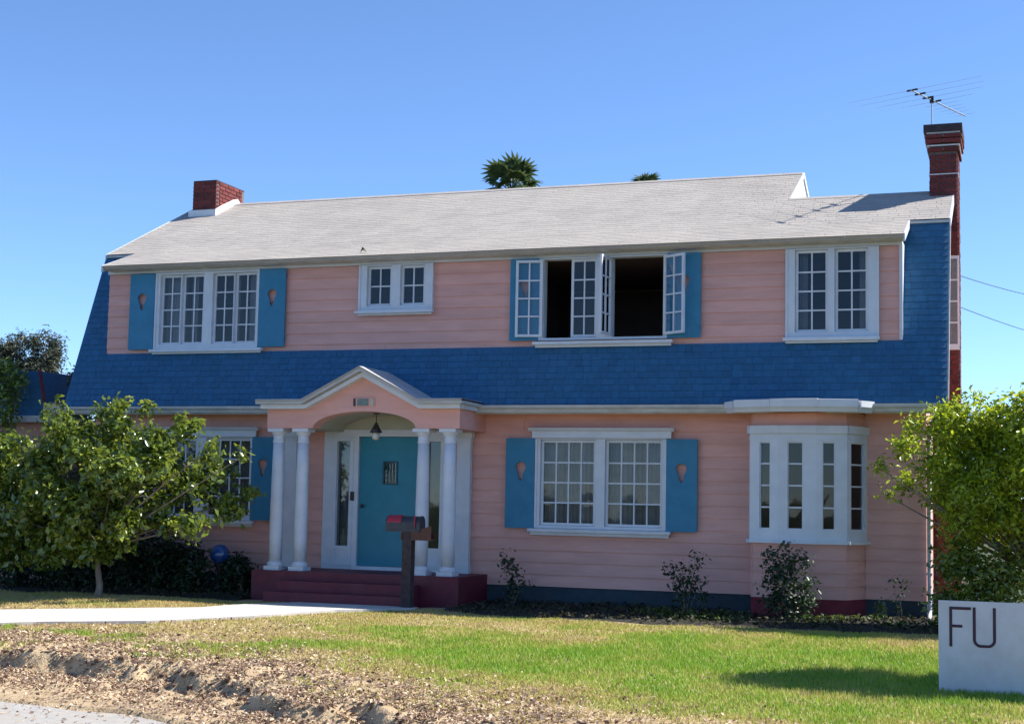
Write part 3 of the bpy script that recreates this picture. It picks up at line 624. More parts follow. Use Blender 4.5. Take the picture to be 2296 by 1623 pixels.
# white cornice following the gable, returning along both sides
def cornice(path, y0, y1, th, lift):
    up = [(x, z+lift+th) for x, z in path]; lo = [(x, z+lift) for x, z in path]
    mb = MB()
    for i in range(len(path)-1): mb.prism_y([lo[i], lo[i+1], up[i+1], up[i]], y0, y1)
    return mb
path = [(2.40,3.035),(3.15,3.035),(4.095,3.515),(5.03,3.035),(5.68,3.035)]
path2 = [(2.36,3.035),(3.13,3.035),(4.095,3.525),(5.05,3.035),(5.74,3.035)]
cornice(path, -1.25, -1.091, 0.065, 0.0).build('porch_cornice', WHITE, H)
c2 = cornice(path2, -1.34, -0.30, 0.075, 0.066); c2.build('porch_cornice', GUTTER, H)
MB().box(2.37,2.439,-1.09,EY+0.02,3.035,3.10).box(5.621,5.69,-1.09,EY+0.02,3.035,3.10).build('porch_cornice', WHITE, H)
for (a, b, c, d2) in (((2.36,3.145),(3.13,3.145),-1.36,0), ((3.13,3.145),(4.095,3.64),-1.36,0), ((4.095,3.64),(5.05,3.145),-1.36,0), ((5.05,3.145),(5.74,3.145),-1.36,0)):
    MB().prism_y([(a[0],a[1]), (b[0],b[1]), (b[0],b[1]+0.024), (a[0],a[1]+0.024)], c, -0.25).build('porch_roof', ROOF, H)
# number plaque in the gable
PQ = MB().box(3.89,4.25,-1.105,-1.0905,3.07,3.205).build('number_plaque', PINK, H)
MB().box(3.90,3.935,-1.115,-1.1055,3.08,3.195).build('tile', TILEB, PQ); MB().box(3.965,4.145,-1.115,-1.1055,3.085,3.19).build('tile', TILE, PQ); MB().box(4.185,4.235,-1.115,-1.1055,3.085,3.19).build('tile', TILEW, PQ)
# door set
DF = MB().plate(2.89, 5.11, 0.586, 2.78, -0.01, 0.13, [(3.12,3.35,0.95,2.60),(4.67,4.90,0.95,2.60),(3.495,4.515,0.64,2.675)]).build('door_frame', WHITE, H)
MB().box(3.12,3.35,0.05,0.056,0.95,2.60).build('pane', GLASS, DF); MB().box(4.67,4.90,0.05,0.056,0.95,2.60).build('pane', GLASS, DF)
MB().box(3.44,4.57,-0.06,-0.011,0.586,0.639).build('threshold', WHITE, DF)
for x0, x1 in ((3.06,3.41),(4.61,4.96)): MB().plate(x0,x1,0.64,2.66,-0.025,-0.0105,[(x0+0.06,x1-0.06,0.95,2.60),(x0+0.06,x1-0.06,0.70,0.89)]).build('sidelight_moulding', WHITE, DF)
D = MB().plate(3.50,4.51,0.645,2.67,0.045,0.09,[(3.92,4.135,1.94,2.27)]).build('front_door', DOOR, H)
m = MB().plate(3.90,4.155,1.92,2.29,0.03,0.046,[(3.925,4.13,1.945,2.265)])
for i in range(1, 4): m.box(3.925+i*0.051-0.005, 3.925+i*0.051+0.005, 0.034, 0.044, 1.945, 2.265)
for i in range(1, 4): m.box(3.925, 4.13, 0.035, 0.043, 1.945+i*0.08-0.004, 1.945+i*0.08+0.004)
m.build('door_grille', GRIL, D); MB().box(3.925,4.13,0.06,0.066,1.945,2.265).build('pane', GLASS, D)
MB().lathe([(0.012,0),(0.012,0.03),(0.03,0.045),(0.032,0.06),(0.02,0.072)],14).build('knob', DARKM, D, mw=Matrix.Translation((3.575,0.045,1.58)) @ Matrix.Rotation(R(90),4,'X'))
MB().box(3.385,3.435,-0.05,-0.0105,1.66,1.80).build('letter_slot_box', DARKM, DF)
curtain(3.10,3.36,0.9,2.62,0.22,0.015,4)

# --- chimneys
BL, BH, BW, J = 0.205, 0.064, 0.098, 0.011
brick_me = {}
def brick_mesh(l, w_):
    k = (round(l,3), round(w_,3))
    if k not in brick_me:
        brick_me[k] = MB().box(-l/2, l/2, -w_/2, w_/2, -BH/2, BH/2).mesh('brick', BRICK)
        bm = bmesh.new(); bm.from_mesh(brick_me[k]); bmesh.ops.bevel(bm, geom=list(bm.edges), offset=0.005, segments=1, affect='EDGES'); bm.to_mesh(brick_me[k]); bm.free()
    return brick_me[k]
NB = [0]
def brick_ring(parent, core, x0, x1, y0, y1, z0, rows, skip_faces='', single=True, stuff=None):
    for r in range(rows):
        zc = z0+r*(BH+J)+BH/2
        for face in 'FRBL':
            if face in skip_faces: continue
            a, b = (x0, x1) if face in 'FB' else (y0, y1)
            Lw = b-a; n = max(1, round(Lw/(BL+J))); l = (Lw-(n-1)*J)/n
            p = a; off = r % 2
            edges = [a+i*(l+J) for i in range(n)]
            segs = [(e, e+l) for e in edges] if not off else ([(a, a+l/2-J/2)]+[(e+l/2+J/2, min(e+l*1.5+J/2, b)) for e in edges if e+l/2+J/2 < b-0.02])
            for s0, s1 in segs:
                ln = s1-s0; c = (s0+s1)/2; pr = random.uniform(0.0, 0.006)
                if face == 'F': loc, rot = (c, y0+BW/2-0.012-pr, zc), 0
                elif face == 'B': loc, rot = (c, y1-BW/2+0.012+pr, zc), 0
                elif face == 'R': loc, rot = (x1-BW/2+0.012+pr, c, zc), R(90)
                else: loc, rot = (x0+BW/2-0.012-pr, c, zc), R(90)
                ln2 = ln if face in 'FB' else ln-2*0.0
                if face in 'RL':   # keep the corners from overlapping
                    lo, hi = max(s0, y0+BW-0.005), min(s1, y1-BW+0.005)
                    if hi-lo < 0.03: continue
                    ln2 = hi-lo; loc = (loc[0], (lo+hi)/2, loc[2])
                if stuff is None and NB[0] < 300:
                    obj('brick', brick_mesh(ln2, BW), core, mw=Matrix.Translation(loc) @ Matrix.Rotation(rot, 4, 'Z')); NB[0] += 1
                else:
                    hx, hy = (ln2/2, BW/2) if not rot else (BW/2, ln2/2)
                    (stuff or STUFF).box(loc[0]-hx, loc[0]+hx, loc[1]-hy, loc[1]+hy, loc[2]-BH/2, loc[2]+BH/2, random.random())
STUFF = MB()
# right-hand chimney, on the gable
cx0, cx1, cy0, cy1 = 12.125, 12.545, 1.70, 2.50
CH = MB().box(cx0+0.012, cx1-0.012, cy0+0.012, cy1-0.012, 0.0, 7.42).build('chimney', MORTAR, H)
ztop = 7.10; rows_up = 14; zs0 = ztop-rows_up*(BH+J)
brick_ring(H, CH, cx0+0.012, cx1-0.012, cy0+0.012, cy1-0.012, zs0, rows_up)
for (z0, n, pr) in ((7.13, 1, 0.028), (7.26, 1, 0.055), (7.335, 1, 0.065)):
    brick_ring(H, CH, cx0+0.012-pr, cx1-0.012+pr, cy0+0.012-pr, cy1-0.012+pr, z0, n, skip_faces='BL')
    MB().box(cx0-pr, cx1+pr, cy0-pr, cy1+pr, z0+BH*0.2, z0+BH*0.8).build('corbel_core', MORTAR, CH)
MB().box(cx0-0.03, cx1+0.03, cy0-0.03, cy1+0.03, 7.215, 7.232).build('mortar_band', FLASH, CH)
MB().box(cx0-0.035, cx1+0.035, cy0-0.035, cy1+0.035, 7.405, 7.43).build('mortar_band', FLASH, CH)
MB().box(cx0-0.078, cx1+0.068, cy0-0.07, cy1+0.07, 7.431, 7.545).build('chimney_cap', CAPD, CH)
MB().box(cx0-0.004, cx1+0.004, cy0-0.006, cy1-0.1, 6.775, 6.79).build('mortar_band', FLASH, CH)
brick_ring(H, CH, cx0+0.012, cx1-0.012, cy0+0.012, cy1-0.012, 0.2, int((zs0-0.2)/(BH+J)), skip_faces='LB', stuff=STUFF)
so = STUFF.build('brick_courses', BRICKS, CH); so['kind'] = 'stuff'
# left-hand chimney, astride the high ridge
lx0, lx1, ly0, ly1 = -1.47, -0.945, 2.80, 3.85
CL = MB().box(lx0+0.012, lx1-0.012, ly0+0.012, ly1-0.012, 6.2, 7.635).build('chimney', MORTAR, H)
brick_ring(H, CL, lx0+0.012, lx1-0.012, ly0+0.012, ly1-0.012, 6.98, 9, skip_faces='B')
MB().box(lx0+0.01, lx1-0.01, ly0+0.01, ly1-0.01, 7.636, 7.665).build('chimney_cap', CAPD, CL)
fl = [(ly0-0.03, 6.96), (GY_, 7.315), (ly1+0.03, 7.15)]
MB().box(lx0-0.04, lx1+0.012, ly0-0.06, ly0-0.02, 6.90, 7.085).build('flashing', FLASH, CL)
MB().prism_x([(ly0-0.06,6.90),(GY_,7.27),(ly1,7.10),(ly1,7.26),(GY_+0.05,7.44),(GY_-0.1,7.40),(ly0+0.2,7.22),(ly0-0.06,7.085)], lx1+0.0125, lx1+0.024).build('flashing', FLASH, CL)

# ================================================================== THINGS ON AND ABOUT THE HOUSE
# television antenna strapped to the right-hand chimney
A = thing('television_antenna', 'thin aluminium television antenna on a mast above the tall right-hand chimney', 'antenna', (12.15, 2.06, 7.40))
MB().tube([(12.15,2.06,7.30),(12.15,2.06,8.08)], 0.014, 8).build('mast', ALU, A)
b0, b1 = Vector((11.88,1.5,8.06)), Vector((12.62,3.05,8.01)); bd = (b1-b0).normalized(); pd = Vector((bd.y, -bd.x, 0))
MB().tube([b0, b1], 0.011, 8).build('boom', ALU, A)
for t, L2 in ((0.02, 1.15), (0.16, 1.05), (0.30, 0.9), (0.44, 0.62), (0.55, 0.3), (0.66, 0.25), (0.76, 0.22), (0.86, 0.2), (0.97, 0.18)):
    c = b0.lerp(b1, t)+Vector((0,0,0.012)); MB().tube([c-pd*L2, c, c+pd*L2], [0.0018,0.003,0.0018], 5).build('element', ALU, A)
    if L2 > 0.5: MB().box(-0.09,0.09,-0.012,0.012,-0.012,0.012).build('insulator', DARKM, A, mw=Matrix.Translation(c) @ Matrix.Rotation(math.atan2(pd.y, pd.x), 4, 'Z'))
MB().box(-0.03,0.03,-0.03,0.03,-0.05,0.03).build('clamp', DARKM, A, mw=Matrix.Translation((12.15,2.06,8.045)))

# hanging lantern under the porch vault
Ln = thing('porch_lantern', 'small dark pendant lantern hanging in the porch in front of the blue door', 'lamp', (4.10,-0.70,2.99))
MB().tube([(4.10,-0.70,3.005),(4.10,-0.70,2.83)], 0.007, 6).build('chain', DARKM, Ln); MB().lathe([(0.05,2.985),(0.05,3.0),(0.012,3.003)],14,(4.10,-0.70,0)).build('canopy', DARKM, Ln)
MB().lathe([(0.012,2.86),(0.028,2.83),(0.055,2.775),(0.098,2.705),(0.09,2.70),(0.03,2.76)],18,(4.10,-0.70,0)).build('shade', DARKM, Ln, smooth=True)
MB().lathe([(0.03,2.715),(0.052,2.695),(0.06,2.65),(0.05,2.605),(0.02,2.585)],18,(4.10,-0.70,0)).build('globe', BULB, Ln, smooth=True)

# mailbox with a newspaper tube
Mb = thing('mailbox', 'dark mailbox with a red lid edge on a dark post before the porch steps', 'mailbox', (5.225,-1.95,0.15))
MB().box(5.155,5.295,-2.02,-1.88,0.05,1.24).build('post', POST, Mb)
half = [(-0.10,0.0),(-0.10,0.12)]+[(-0.10*math.cos(t),0.12+0.10*math.sin(t)) for t in np.linspace(0.15, math.pi-0.15, 9)]+[(0.10,0.12),(0.10,0.0)]
MB().prism_x([(-1.95+y, 1.241+z) for y, z in half], 4.905, 5.40).build('box', MBOX, Mb, smooth=False)
hl = [(y*1.05, z*1.04+0.002) for y, z in half if z >= 0.12]
MB().prism_x([(-1.95+y, 1.243+z) for y, z in hl], 4.93, 5.14).build('red_band', MRED, Mb)
MB().prism_x([(-1.95+y*1.06, 1.238+z*1.04) for y, z in half], 5.401, 5.43).build('door', MBOX, Mb)
MB().box(5.35,5.362,-2.07,-2.055,1.30,1.47).build('flag', MRED, Mb)
MB().prism_x([(-2.03,1.125),(-1.87,1.125),(-1.87,1.23),(-2.03,1.23)], 5.13, 5.152).box(5.296,5.60,-2.04,-1.86,1.125,1.15).box(5.296,5.60,-2.04,-2.025,1.151,1.235).box(5.296,5.60,-1.875,-1.86,1.151,1.235).add([(5.296,-2.04,1.236),(5.44,-2.04,1.236),(5.60,-2.04,1.33),(5.60,-2.03,1.236)],[(0,1,3,2)]).build('newspaper_box', RUST, Mb)

# blue ball on a stand
Gb = thing('garden_ball', 'glossy blue round ball standing among dark plants left of the porch', 'garden ball', (1.41,-0.60,0.15))
MB().lathe([(0.155*math.sin(t), 0.775-0.155*math.cos(t)) for t in np.linspace(0.05, math.pi-0.05, 16)], 24, (1.41,-0.60,0)).build('ball', BALL, Gb, smooth=True)
MB().lathe([(0.12,0.12),(0.12,0.16),(0.06,0.20),(0.04,0.45),(0.06,0.60),(0.08,0.64)], 16, (1.41,-0.60,0)).build('stand', POST, Gb, smooth=True)

# white sign board with its two letters
Sg = thing('sign_board', 'white board sign with thin dark capital letters standing on the lawn', 'sign', (13.10,-7.02,0.03))
mws = Matrix.Translation((12.677,-7.0,0.0)) @ Matrix.Rotation(R(1.5), 4, 'Z')
MB().box(0,0.92,0,0.022,0.0,0.868).build('board', SIGN, Sg, mw=mws)
for x in (0.06, 0.80): MB().box(x,x+0.06,0.0225,0.065,-0.15,0.80).build('leg', POST, Sg, mw=mws)
st = 0.026
MB().box(0.095,0.095+st,-0.004,-0.0005,0.455,0.815).box(0.095+st,0.285,-0.004,-0.0005,0.815-st,0.815).box(0.095+st,0.21,-0.004,-0.0005,0.628,0.628+st).build('letter_f', INK, Sg, mw=mws)
ux0, ux1, uz0, uz1, ur = 0.30, 0.50, 0.455, 0.815, 0.07
path_u = [(ux0,uz1),(ux0,uz0+ur)]+[(ux0+ur-ur*math.cos(t), uz0+ur-ur*math.sin(t)) for t in np.linspace(0.15, math.pi/2, 6)]+[(ux1-ur+ur*math.sin(t), uz0+ur-ur*math.cos(t)) for t in np.linspace(0.0, math.pi/2, 7)]+[(ux1,uz1)]
m = MB()
ins = lambda i: None
cx_ = (ux0+ux1)/2; inner = []
for x, z in path_u:
    if z > uz0+ur-1e-6: inner.append((x+st if x < cx_ else x-st, z))
    else:
        cxa = ux0+ur if x < cx_ else ux1-ur; k = (ur-st)/ur; inner.append((cxa+(x-cxa)*k, uz0+ur+(z-uz0-ur)*k))
for i in range(len(path_u)-1): m.prism_y([path_u[i], path_u[i+1], inner[i+1], inner[i]], -0.004, -0.0005)
m.build('letter_u', INK, Sg, mw=mws)

# leaf lying on the upper eave
LF = leaf_mat('dead_leaf', (0.05,0.05,0.02), (0.09,0.08,0.035), 0.1)
o = MB().add([(-0.05,0.0,0.0),(0.0,-0.02,0.03),(0.06,0.01,-0.005),(0.01,0.03,0.065),(-0.03,0.02,0.09)], [(0,1,3,4),(1,2,3)]).build('dead_leaf', LF, None, loc=(3.58,-0.24,5.585)); tag(o, 'single curled dead leaf lying on the grey roof above the small paired window', 'leaf')

# neighbouring house, just showing on the left
NH = thing('neighbouring_house', 'low pink outbuilding with blue roof and maroon rake board left of the house', 'building', (-5.8,2.4,0.15))
MB().box(-9.0,-2.72,0.95,1.05,0.0,3.0).box(-2.82,-2.72,1.051,4.0,0.0,3.0).box(-9.0,-8.9,1.051,4.0,0,3.0).box(-9.0,-2.72,4.0,4.1,0,3.0).build('wall', PINK, NH)
MB().prism_y([(-9.2,3.05),(-2.92,3.05),(-3.10,3.85),(-9.0,3.85)], 0.62, 1.6).build('roof', BLUE, NH)
courses(NH, 'shingle_course', (0.615,3.05), (0.64,3.85), 0.106, 0.012, 0.09, 0.19, BLUE, lambda y,z: [(-9.1, -2.94-(z-3.05)*0.22)], seed=15)
MB().prism_y([(-2.93,3.05),(-2.895,3.05),(-3.075,3.86),(-3.11,3.86)], 0.59, 0.64).build('corner_board', RAKE, NH)
MB().box(-9.2,-2.72,0.50,0.615,2.93,3.045).build('gutter', GUTTER, NH)
MB().box(-2.86,-2.60,0.45,0.80,3.05,3.26).build('eave_return', TAN, NH)
for i in range(14): MB().prism_x([(0.95,0.3+i*0.179),(0.925,0.3+i*0.179),(0.945,0.3+(i+1)*0.179),(0.95,0.3+(i+1)*0.179)], -9.0, -2.715).build('siding_board', PINK, NH)

# ================================================================== PLANTS
def leaves(clumps, n, size, rs, twig=0.10, per=7, flat=0.5, seed=0, keep=None, shell=0.45, light=True):
    """leaf-sized folded faces spread through clumps (x,y,z,r[,squash])"""
    rg = np.random.default_rng(seed); cl = np.array([c[:4] for c in clumps]); wgt = cl[:,3]**2.3; wgt /= wgt.sum()
    nt_ = n//per; ci = rg.choice(len(cl), nt_, p=wgt)
    d = rg.normal(size=(nt_,3)); d /= np.linalg.norm(d, axis=1, keepdims=True)
    rr = (shell+(1-shell)*rg.random(nt_)**0.6)*cl[ci,3]*rg.uniform(0.75, 1.18, nt_)
    T = cl[ci,:3]+d*rr[:,None]*np.array([1,1,0.85])
    tv = rg.random(nt_)
    P = np.repeat(T, per, 0)+rg.normal(size=(nt_*per,3))*twig; D = np.repeat(d, per, 0)
    N = len(P)
    if keep is not None:
        k = keep(P); P, D = P[k], D[k]; tvv = np.repeat(tv, per)[k]; N = len(P)
    else: tvv = np.repeat(tv, per)
    nrm = D*0.6+np.array([0,0,0.55])+rg.normal(size=(N,3))*flat; nrm /= np.linalg.norm(nrm, axis=1, keepdims=True)
    ax = np.cross(nrm, rg.normal(size=(N,3))); ax /= np.linalg.norm(ax, axis=1, keepdims=True)+1e-9; sd_ = np.cross(nrm, ax)
    L_ = (size*rg.uniform(0.45, 1.45, N))[:,None]; Wd = L_*rs
    base = P-ax*L_*0.5; tip = P+ax*L_*0.5-nrm*L_*0.12; le = P+sd_*Wd*0.5+nrm*L_*0.10-ax*L_*0.05; ri = P-sd_*Wd*0.5+nrm*L_*0.10-ax*L_*0.05
    V = np.stack([base, le, tip, ri], 1).reshape(-1,3); i0 = np.arange(N)*4
    Fc = np.stack([np.stack([i0,i0+2,i0+1],1), np.stack([i0,i0+3,i0+2],1)], 1).reshape(-1,3)
    var = np.repeat(np.clip(tvv*0.6+rg.random(N)*0.4, 0, 1), 2)
    return V, Fc, var
def branches(mb, root, clumps, r0, seed=0, sag=0.1):
    rnd = random.Random(seed); root = Vector(root)
    for c in clumps:
        e = Vector(c[:3]); mid = root.lerp(e, 0.5)+Vector((rnd.uniform(-.12,.12), rnd.uniform(-.12,.12), rnd.uniform(-sag, sag*1.5)))
        pts = [root.lerp(mid, t)*(1-t)+mid.lerp(e, t)*t for t in (0, .2, .4, .6, .8, 1)]
        mb.tube(pts, [r0*(1-0.85*t) for t in (0, .2, .4, .6, .8, 1)], 6)
        for k in range(3):
            d = Vector((rnd.gauss(0,1), rnd.gauss(0,1), rnd.gauss(0.3,1))).normalized()*c[3]*0.8; s = pts[rnd.choice((3,4,5))]
            mb.tube([s, s+d*0.5+Vector((0,0,0.03)), s+d], [r0*0.3, r0*0.2, r0*0.08], 5)
def crown(parent, name, m, *a, **k):
    V, Fc, var = leaves(*a, **k); return obj(name, npmesh(name, V, Fc, m, var), parent)

LM1 = leaf_mat('citrus_leaf', (0.028,0.066,0.008), (0.25,0.33,0.045), 0.36, 0.25, 0.9)
LM2 = leaf_mat('bright_leaf', (0.05,0.11,0.010), (0.42,0.54,0.03), 0.45, 0.35, 0.6)
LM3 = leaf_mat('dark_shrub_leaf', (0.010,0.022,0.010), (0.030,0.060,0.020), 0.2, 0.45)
LM4 = leaf_mat('grey_green_leaf', (0.045,0.06,0.035), (0.12,0.14,0.09), 0.25, 0.55)
LM5 = leaf_mat('rose_leaf', (0.012,0.030,0.014), (0.045,0.085,0.030), 0.25, 0.4)
LM6 = leaf_mat('palm_leaf', (0.02,0.045,0.018), (0.09,0.13,0.045), 0.25, 0.4)
LM7 = leaf_mat('ground_cover_leaf', (0.03,0.06,0.01), (0.12,0.17,0.03), 0.3, 0.5)

# tree on the left of the lawn
rnd = random.Random(4)
lt = [(-0.27,2.94,.22),(1.14,3.04,.17),(0.68,2.84,.31),(1.81,2.61,.24),(2.82,2.29,.14),(2.38,2.33,.24),(1.32,2.41,.42),(0.15,2.47,.48),(-0.62,2.06,.44),(-0.97,2.39,.3),(0.96,2.01,.52),(1.87,2.02,.40),(-0.2,1.72,.52),(2.34,1.51,.30),(2.05,1.27,.27),(0.59,1.54,.50),(1.36,1.55,.32),(-0.58,1.25,.46),(0.22,1.13,.36),(-0.97,1.03,.42),(0.55,0.84,.17),(1.09,0.88,.08),(-1.26,1.71,.55),(-1.37,2.25,.37)]
LT = thing('lawn_tree', 'small rounded green tree with glossy leaves and thin trunk left of the porch', 'tree', (0.43,-2.4,0.13))
cl = []
for x, z, r in lt:
    dy = rnd.uniform(-0.55, 0.55); k = 1.0-dy*0.047
    cl.append((x, -2.4+dy, z, r*0.80))
    for _ in range(3): cl.append((x+rnd.uniform(-1,1)*r, -2.4+dy+rnd.uniform(-1,1)*r, z+rnd.uniform(-.9,.9)*r, r*0.36))
    if r > 0.4: cl.append((x+rnd.uniform(-.2,.2), -2.4-dy*1.3, z+rnd.uniform(-.1,.1), r*0.7))
for x, z, r in [(0.35,1.05,.24),(0.75,1.2,.24),(0.05,0.98,.24),(1.2,1.35,.2),(0.55,0.85,.2),(0.3,0.74,.15),(-0.6,0.72,.2),(-1.15,0.75,.25),(-0.9,0.85,.25),(-0.35,0.85,.28),(0.0,0.78,.2),(-1.4,0.9,.4),(0.35,1.35,.4),(1.0,1.25,.3),(1.7,1.75,.3),(0.75,0.95,.15),(1.55,1.25,.2),(-0.3,2.4,.35),(0.4,2.1,.45),(1.5,2.2,.35)]: cl.append((x, -2.4+rnd.uniform(-.4,.4), z, r))
m = MB(); m.tube([(0.43,-2.4,0.05),(0.45,-2.4,0.35),(0.40,-2.41,0.62),(0.42,-2.38,0.95),(0.50,-2.4,1.3)], [0.065,0.05,0.042,0.042,0.036], 9)
branches(m, (0.42,-2.39,0.9), [c for c in cl if (c[3] > 0.28 and c[2] > 1.2) or (c[0] > 2.2 and c[3] > 0.1)], 0.022, 3)
m.build('trunk', BARK, LT, smooth=True)
crown(LT, 'crown', LM1, cl, 25000, 0.10, 0.6, twig=0.05, per=8, seed=11, shell=0.3, flat=0.7)

# bright tree on the right
rt = [(12.87,3.12,.12),(12.53,2.95,.2),(12.17,2.78,.2),(11.94,2.52,.22),(11.71,2.2,.11),(11.97,2.02,.17),(11.71,1.87,.07),(12.64,2.76,.39),(12.92,2.53,.38),(12.53,2.23,.42),(12.86,1.95,.49),(12.42,1.83,.26),(12.75,1.49,.36),(13.14,2.85,.38),(13.3,2.24,.49),(13.29,1.5,.42),(13.6,2.7,.5),(13.8,2.0,.55),(13.7,3.0,.4),(14.2,2.4,.5),(14.1,1.6,.5)]
RT = thing('bright_tree', 'bushy bright yellow-green tree in front of the house corner beside the sign', 'tree', (13.6,-1.3,0.13))
rnd = random.Random(9); cl = []
for x, z, r in rt:
    dy = rnd.uniform(-0.45, 0.45); cl.append((x, -1.25+dy, z, r))
    if r > 0.36: cl.append((x+rnd.uniform(-.12,.12), -1.25-dy*1.5+rnd.uniform(-.2,.1), z+rnd.uniform(-.15,.15), r*0.75))
m = MB(); m.tube([(13.6,-1.3,0.05),(13.58,-1.3,0.5),(13.5,-1.28,0.9),(13.45,-1.25,1.4)], [0.11,0.085,0.075,0.06], 9)
branches(m, (13.5,-1.28,0.95), cl, 0.032, 5); m.build('trunk', BARK, RT, smooth=True)
crown(RT, 'crown', LM2, cl, 34000, 0.075, 0.45, twig=0.06, per=8, seed=21, shell=0.25, flat=0.8)

# tree out beyond the sign; its shade falls across the lawn
ST = thing('shade_tree', 'leafy tree beyond the far side of the sign, shading the lawn', 'tree', (15.4,-5.6,0.1))
cl = [(14.2,-5.4,3.5,.4),(14.75,-5.5,3.9,.5),(15.3,-5.7,3.6,.6),(15.9,-5.5,3.3,.5),(14.8,-6.0,3.0,.35),(15.4,-5.3,4.2,.5),(15.6,-6.0,2.7,.4),(14.5,-5.0,3.5,.35),(15.1,-4.8,3.8,.45),(15.8,-4.8,3.6,.4)]
m = MB(); m.tube([(15.4,-5.6,0.0),(15.35,-5.6,1.2),(15.3,-5.6,2.4)], [0.13,0.1,0.08], 9); branches(m, (15.32,-5.6,2.2), cl, 0.04, 25); m.build('trunk', BARK, ST, smooth=True)
crown(ST, 'crown', LM1, cl, 12000, 0.10, 0.6, twig=0.07, per=7, seed=27, shell=0.15)

# shrubs
def shrub(name, label, cl, n, size, rs, m, seed, group=None, base=None, stem=0.012, twig=0.05, nst=None):
    b = base or (sum(c[0] for c in cl)/len(cl), sum(c[1] for c in cl)/len(cl))
    z = float(height(b[0], b[1], False)); T = thing(name, label, 'shrub', (b[0], b[1], z), group)
    mb = MB(); branches(mb, (b[0], b[1], z-0.05), cl[:nst], stem, seed, 0.05); mb.build('stems', BARK, T, smooth=True)
    crown(T, 'foliage', m, cl, n, size, rs, twig=twig, per=5, seed=seed, shell=0.2); return T
shrub('shade_shrub', 'dark green shrub in deep shade under the bright tree beside the sign', [(12.66,-1.6,1.05,.36),(12.93,-1.6,0.75,.40),(12.5,-1.5,0.55,.26),(13.3,-1.6,0.9,.42),(13.1,-1.8,0.45,.35),(12.7,-1.7,0.42,.3)], 5200, 0.08, 0.5, LM1, 31)
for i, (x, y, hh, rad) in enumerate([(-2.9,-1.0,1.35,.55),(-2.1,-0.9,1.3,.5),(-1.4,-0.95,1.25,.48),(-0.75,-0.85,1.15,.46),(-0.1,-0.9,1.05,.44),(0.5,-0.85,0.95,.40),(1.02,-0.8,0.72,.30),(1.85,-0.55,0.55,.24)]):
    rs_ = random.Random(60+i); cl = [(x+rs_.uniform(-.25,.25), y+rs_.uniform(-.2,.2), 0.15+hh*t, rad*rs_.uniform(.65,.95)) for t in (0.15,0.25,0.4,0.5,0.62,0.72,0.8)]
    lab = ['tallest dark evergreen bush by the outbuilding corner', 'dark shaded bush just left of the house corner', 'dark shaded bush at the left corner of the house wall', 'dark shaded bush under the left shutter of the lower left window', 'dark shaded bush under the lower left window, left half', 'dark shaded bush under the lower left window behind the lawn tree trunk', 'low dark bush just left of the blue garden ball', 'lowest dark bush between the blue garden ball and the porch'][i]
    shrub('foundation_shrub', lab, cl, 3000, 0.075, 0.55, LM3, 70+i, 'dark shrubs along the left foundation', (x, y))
shrub('tall_shrub', 'tall leafy dark shrub in front of the outbuilding left of the house', [(-3.7,0.2,1.0,.5),(-3.6,0.2,1.8,.45),(-3.7,0.2,2.5,.42),(-3.42,0.2,3.0,.26),(-3.5,0.2,3.45,.28),(-3.42,0.2,3.85,.2),(-3.75,0.2,3.8,.3),(-3.2,0.2,3.65,.17),(-3.22,0.2,3.35,.14)], 5600, 0.09, 0.5, LM1, 95, None, (-3.65,0.2), 0.02)
shrub('tall_shrub', 'tall narrow grey-green shrub in the gap between outbuilding and house', [(-2.45,1.0,1.0,.4),(-2.5,1.0,1.8,.4),(-2.5,1.1,2.6,.35),(-2.55,1.0,3.1,.26),(-2.45,1.1,3.4,.24),(-2.62,1.1,3.7,.22),(-2.5,1.2,3.95,.18)], 4200, 0.09, 0.4, LM4, 97, None, (-2.5,1.0), 0.02)
shrub('rose_bush', 'thin leggy dark shrub right of the porch platform below the left shutter', [(6.14,-.5,.84,.10),(6.22,-.5,.70,.12),(6.36,-.52,.62,.10),(6.28,-.5,.5,.14),(6.46,-.5,.46,.10),(6.3,-.5,.32,.14)], 330, 0.06, 0.6, LM5, 81, 'rose bushes along the wall', (6.28,-.5), 0.007)
shrub('rose_bush', 'sparse dark rose bush below the right shutter of the wide lower window', [(8.72,-.7,.74,.10),(8.80,-.7,.80,.10),(9.08,-.72,.94,.10),(9.02,-.7,.8,.08),(8.95,-.7,.62,.14),(8.78,-.7,.56,.12),(9.1,-.7,.58,.12),(8.92,-.7,.42,.16),(9.15,-.7,.4,.12)], 520, 0.06, 0.6, LM5, 83, 'rose bushes along the wall', (8.93,-.7), 0.007)
shrub('rose_bush', 'dense tall dark bush standing in front of the bow window', [(10.36,-1.0,1.14,.12),(10.2,-1.0,1.0,.15),(10.58,-1.02,0.95,.15),(10.4,-1.0,.85,.22),(10.22,-1.0,.72,.2),(10.62,-1.0,.66,.18),(10.42,-1.05,.55,.26),(10.68,-1.0,.44,.16),(10.2,-1.0,.44,.18),(10.5,-1.05,.3,.22)], 1700, 0.062, 0.6, LM5, 85, 'rose bushes along the wall', (10.42,-1.0), 0.01)
shrub('small_plant', 'small pale-leaved plant alone by the foundation right of the bow window', [(11.63,-1.2,.40,.05),(11.68,-1.2,.46,.05),(11.64,-1.2,.3,.06),(11.66,-1.2,.22,.07)], 70, 0.07, 0.7, LM7, 87, None, (11.65,-1.2), 0.008)
shrub('small_plant', 'low leafy sprig against the wall near the downspout', [(11.75,-0.25,.72,.06),(11.9,-0.25,.66,.05),(11.8,-0.25,.5,.08),(11.82,-.25,.33,.08)], 80, 0.055, 0.6, LM5, 88, None, (11.82,-.25), 0.005)

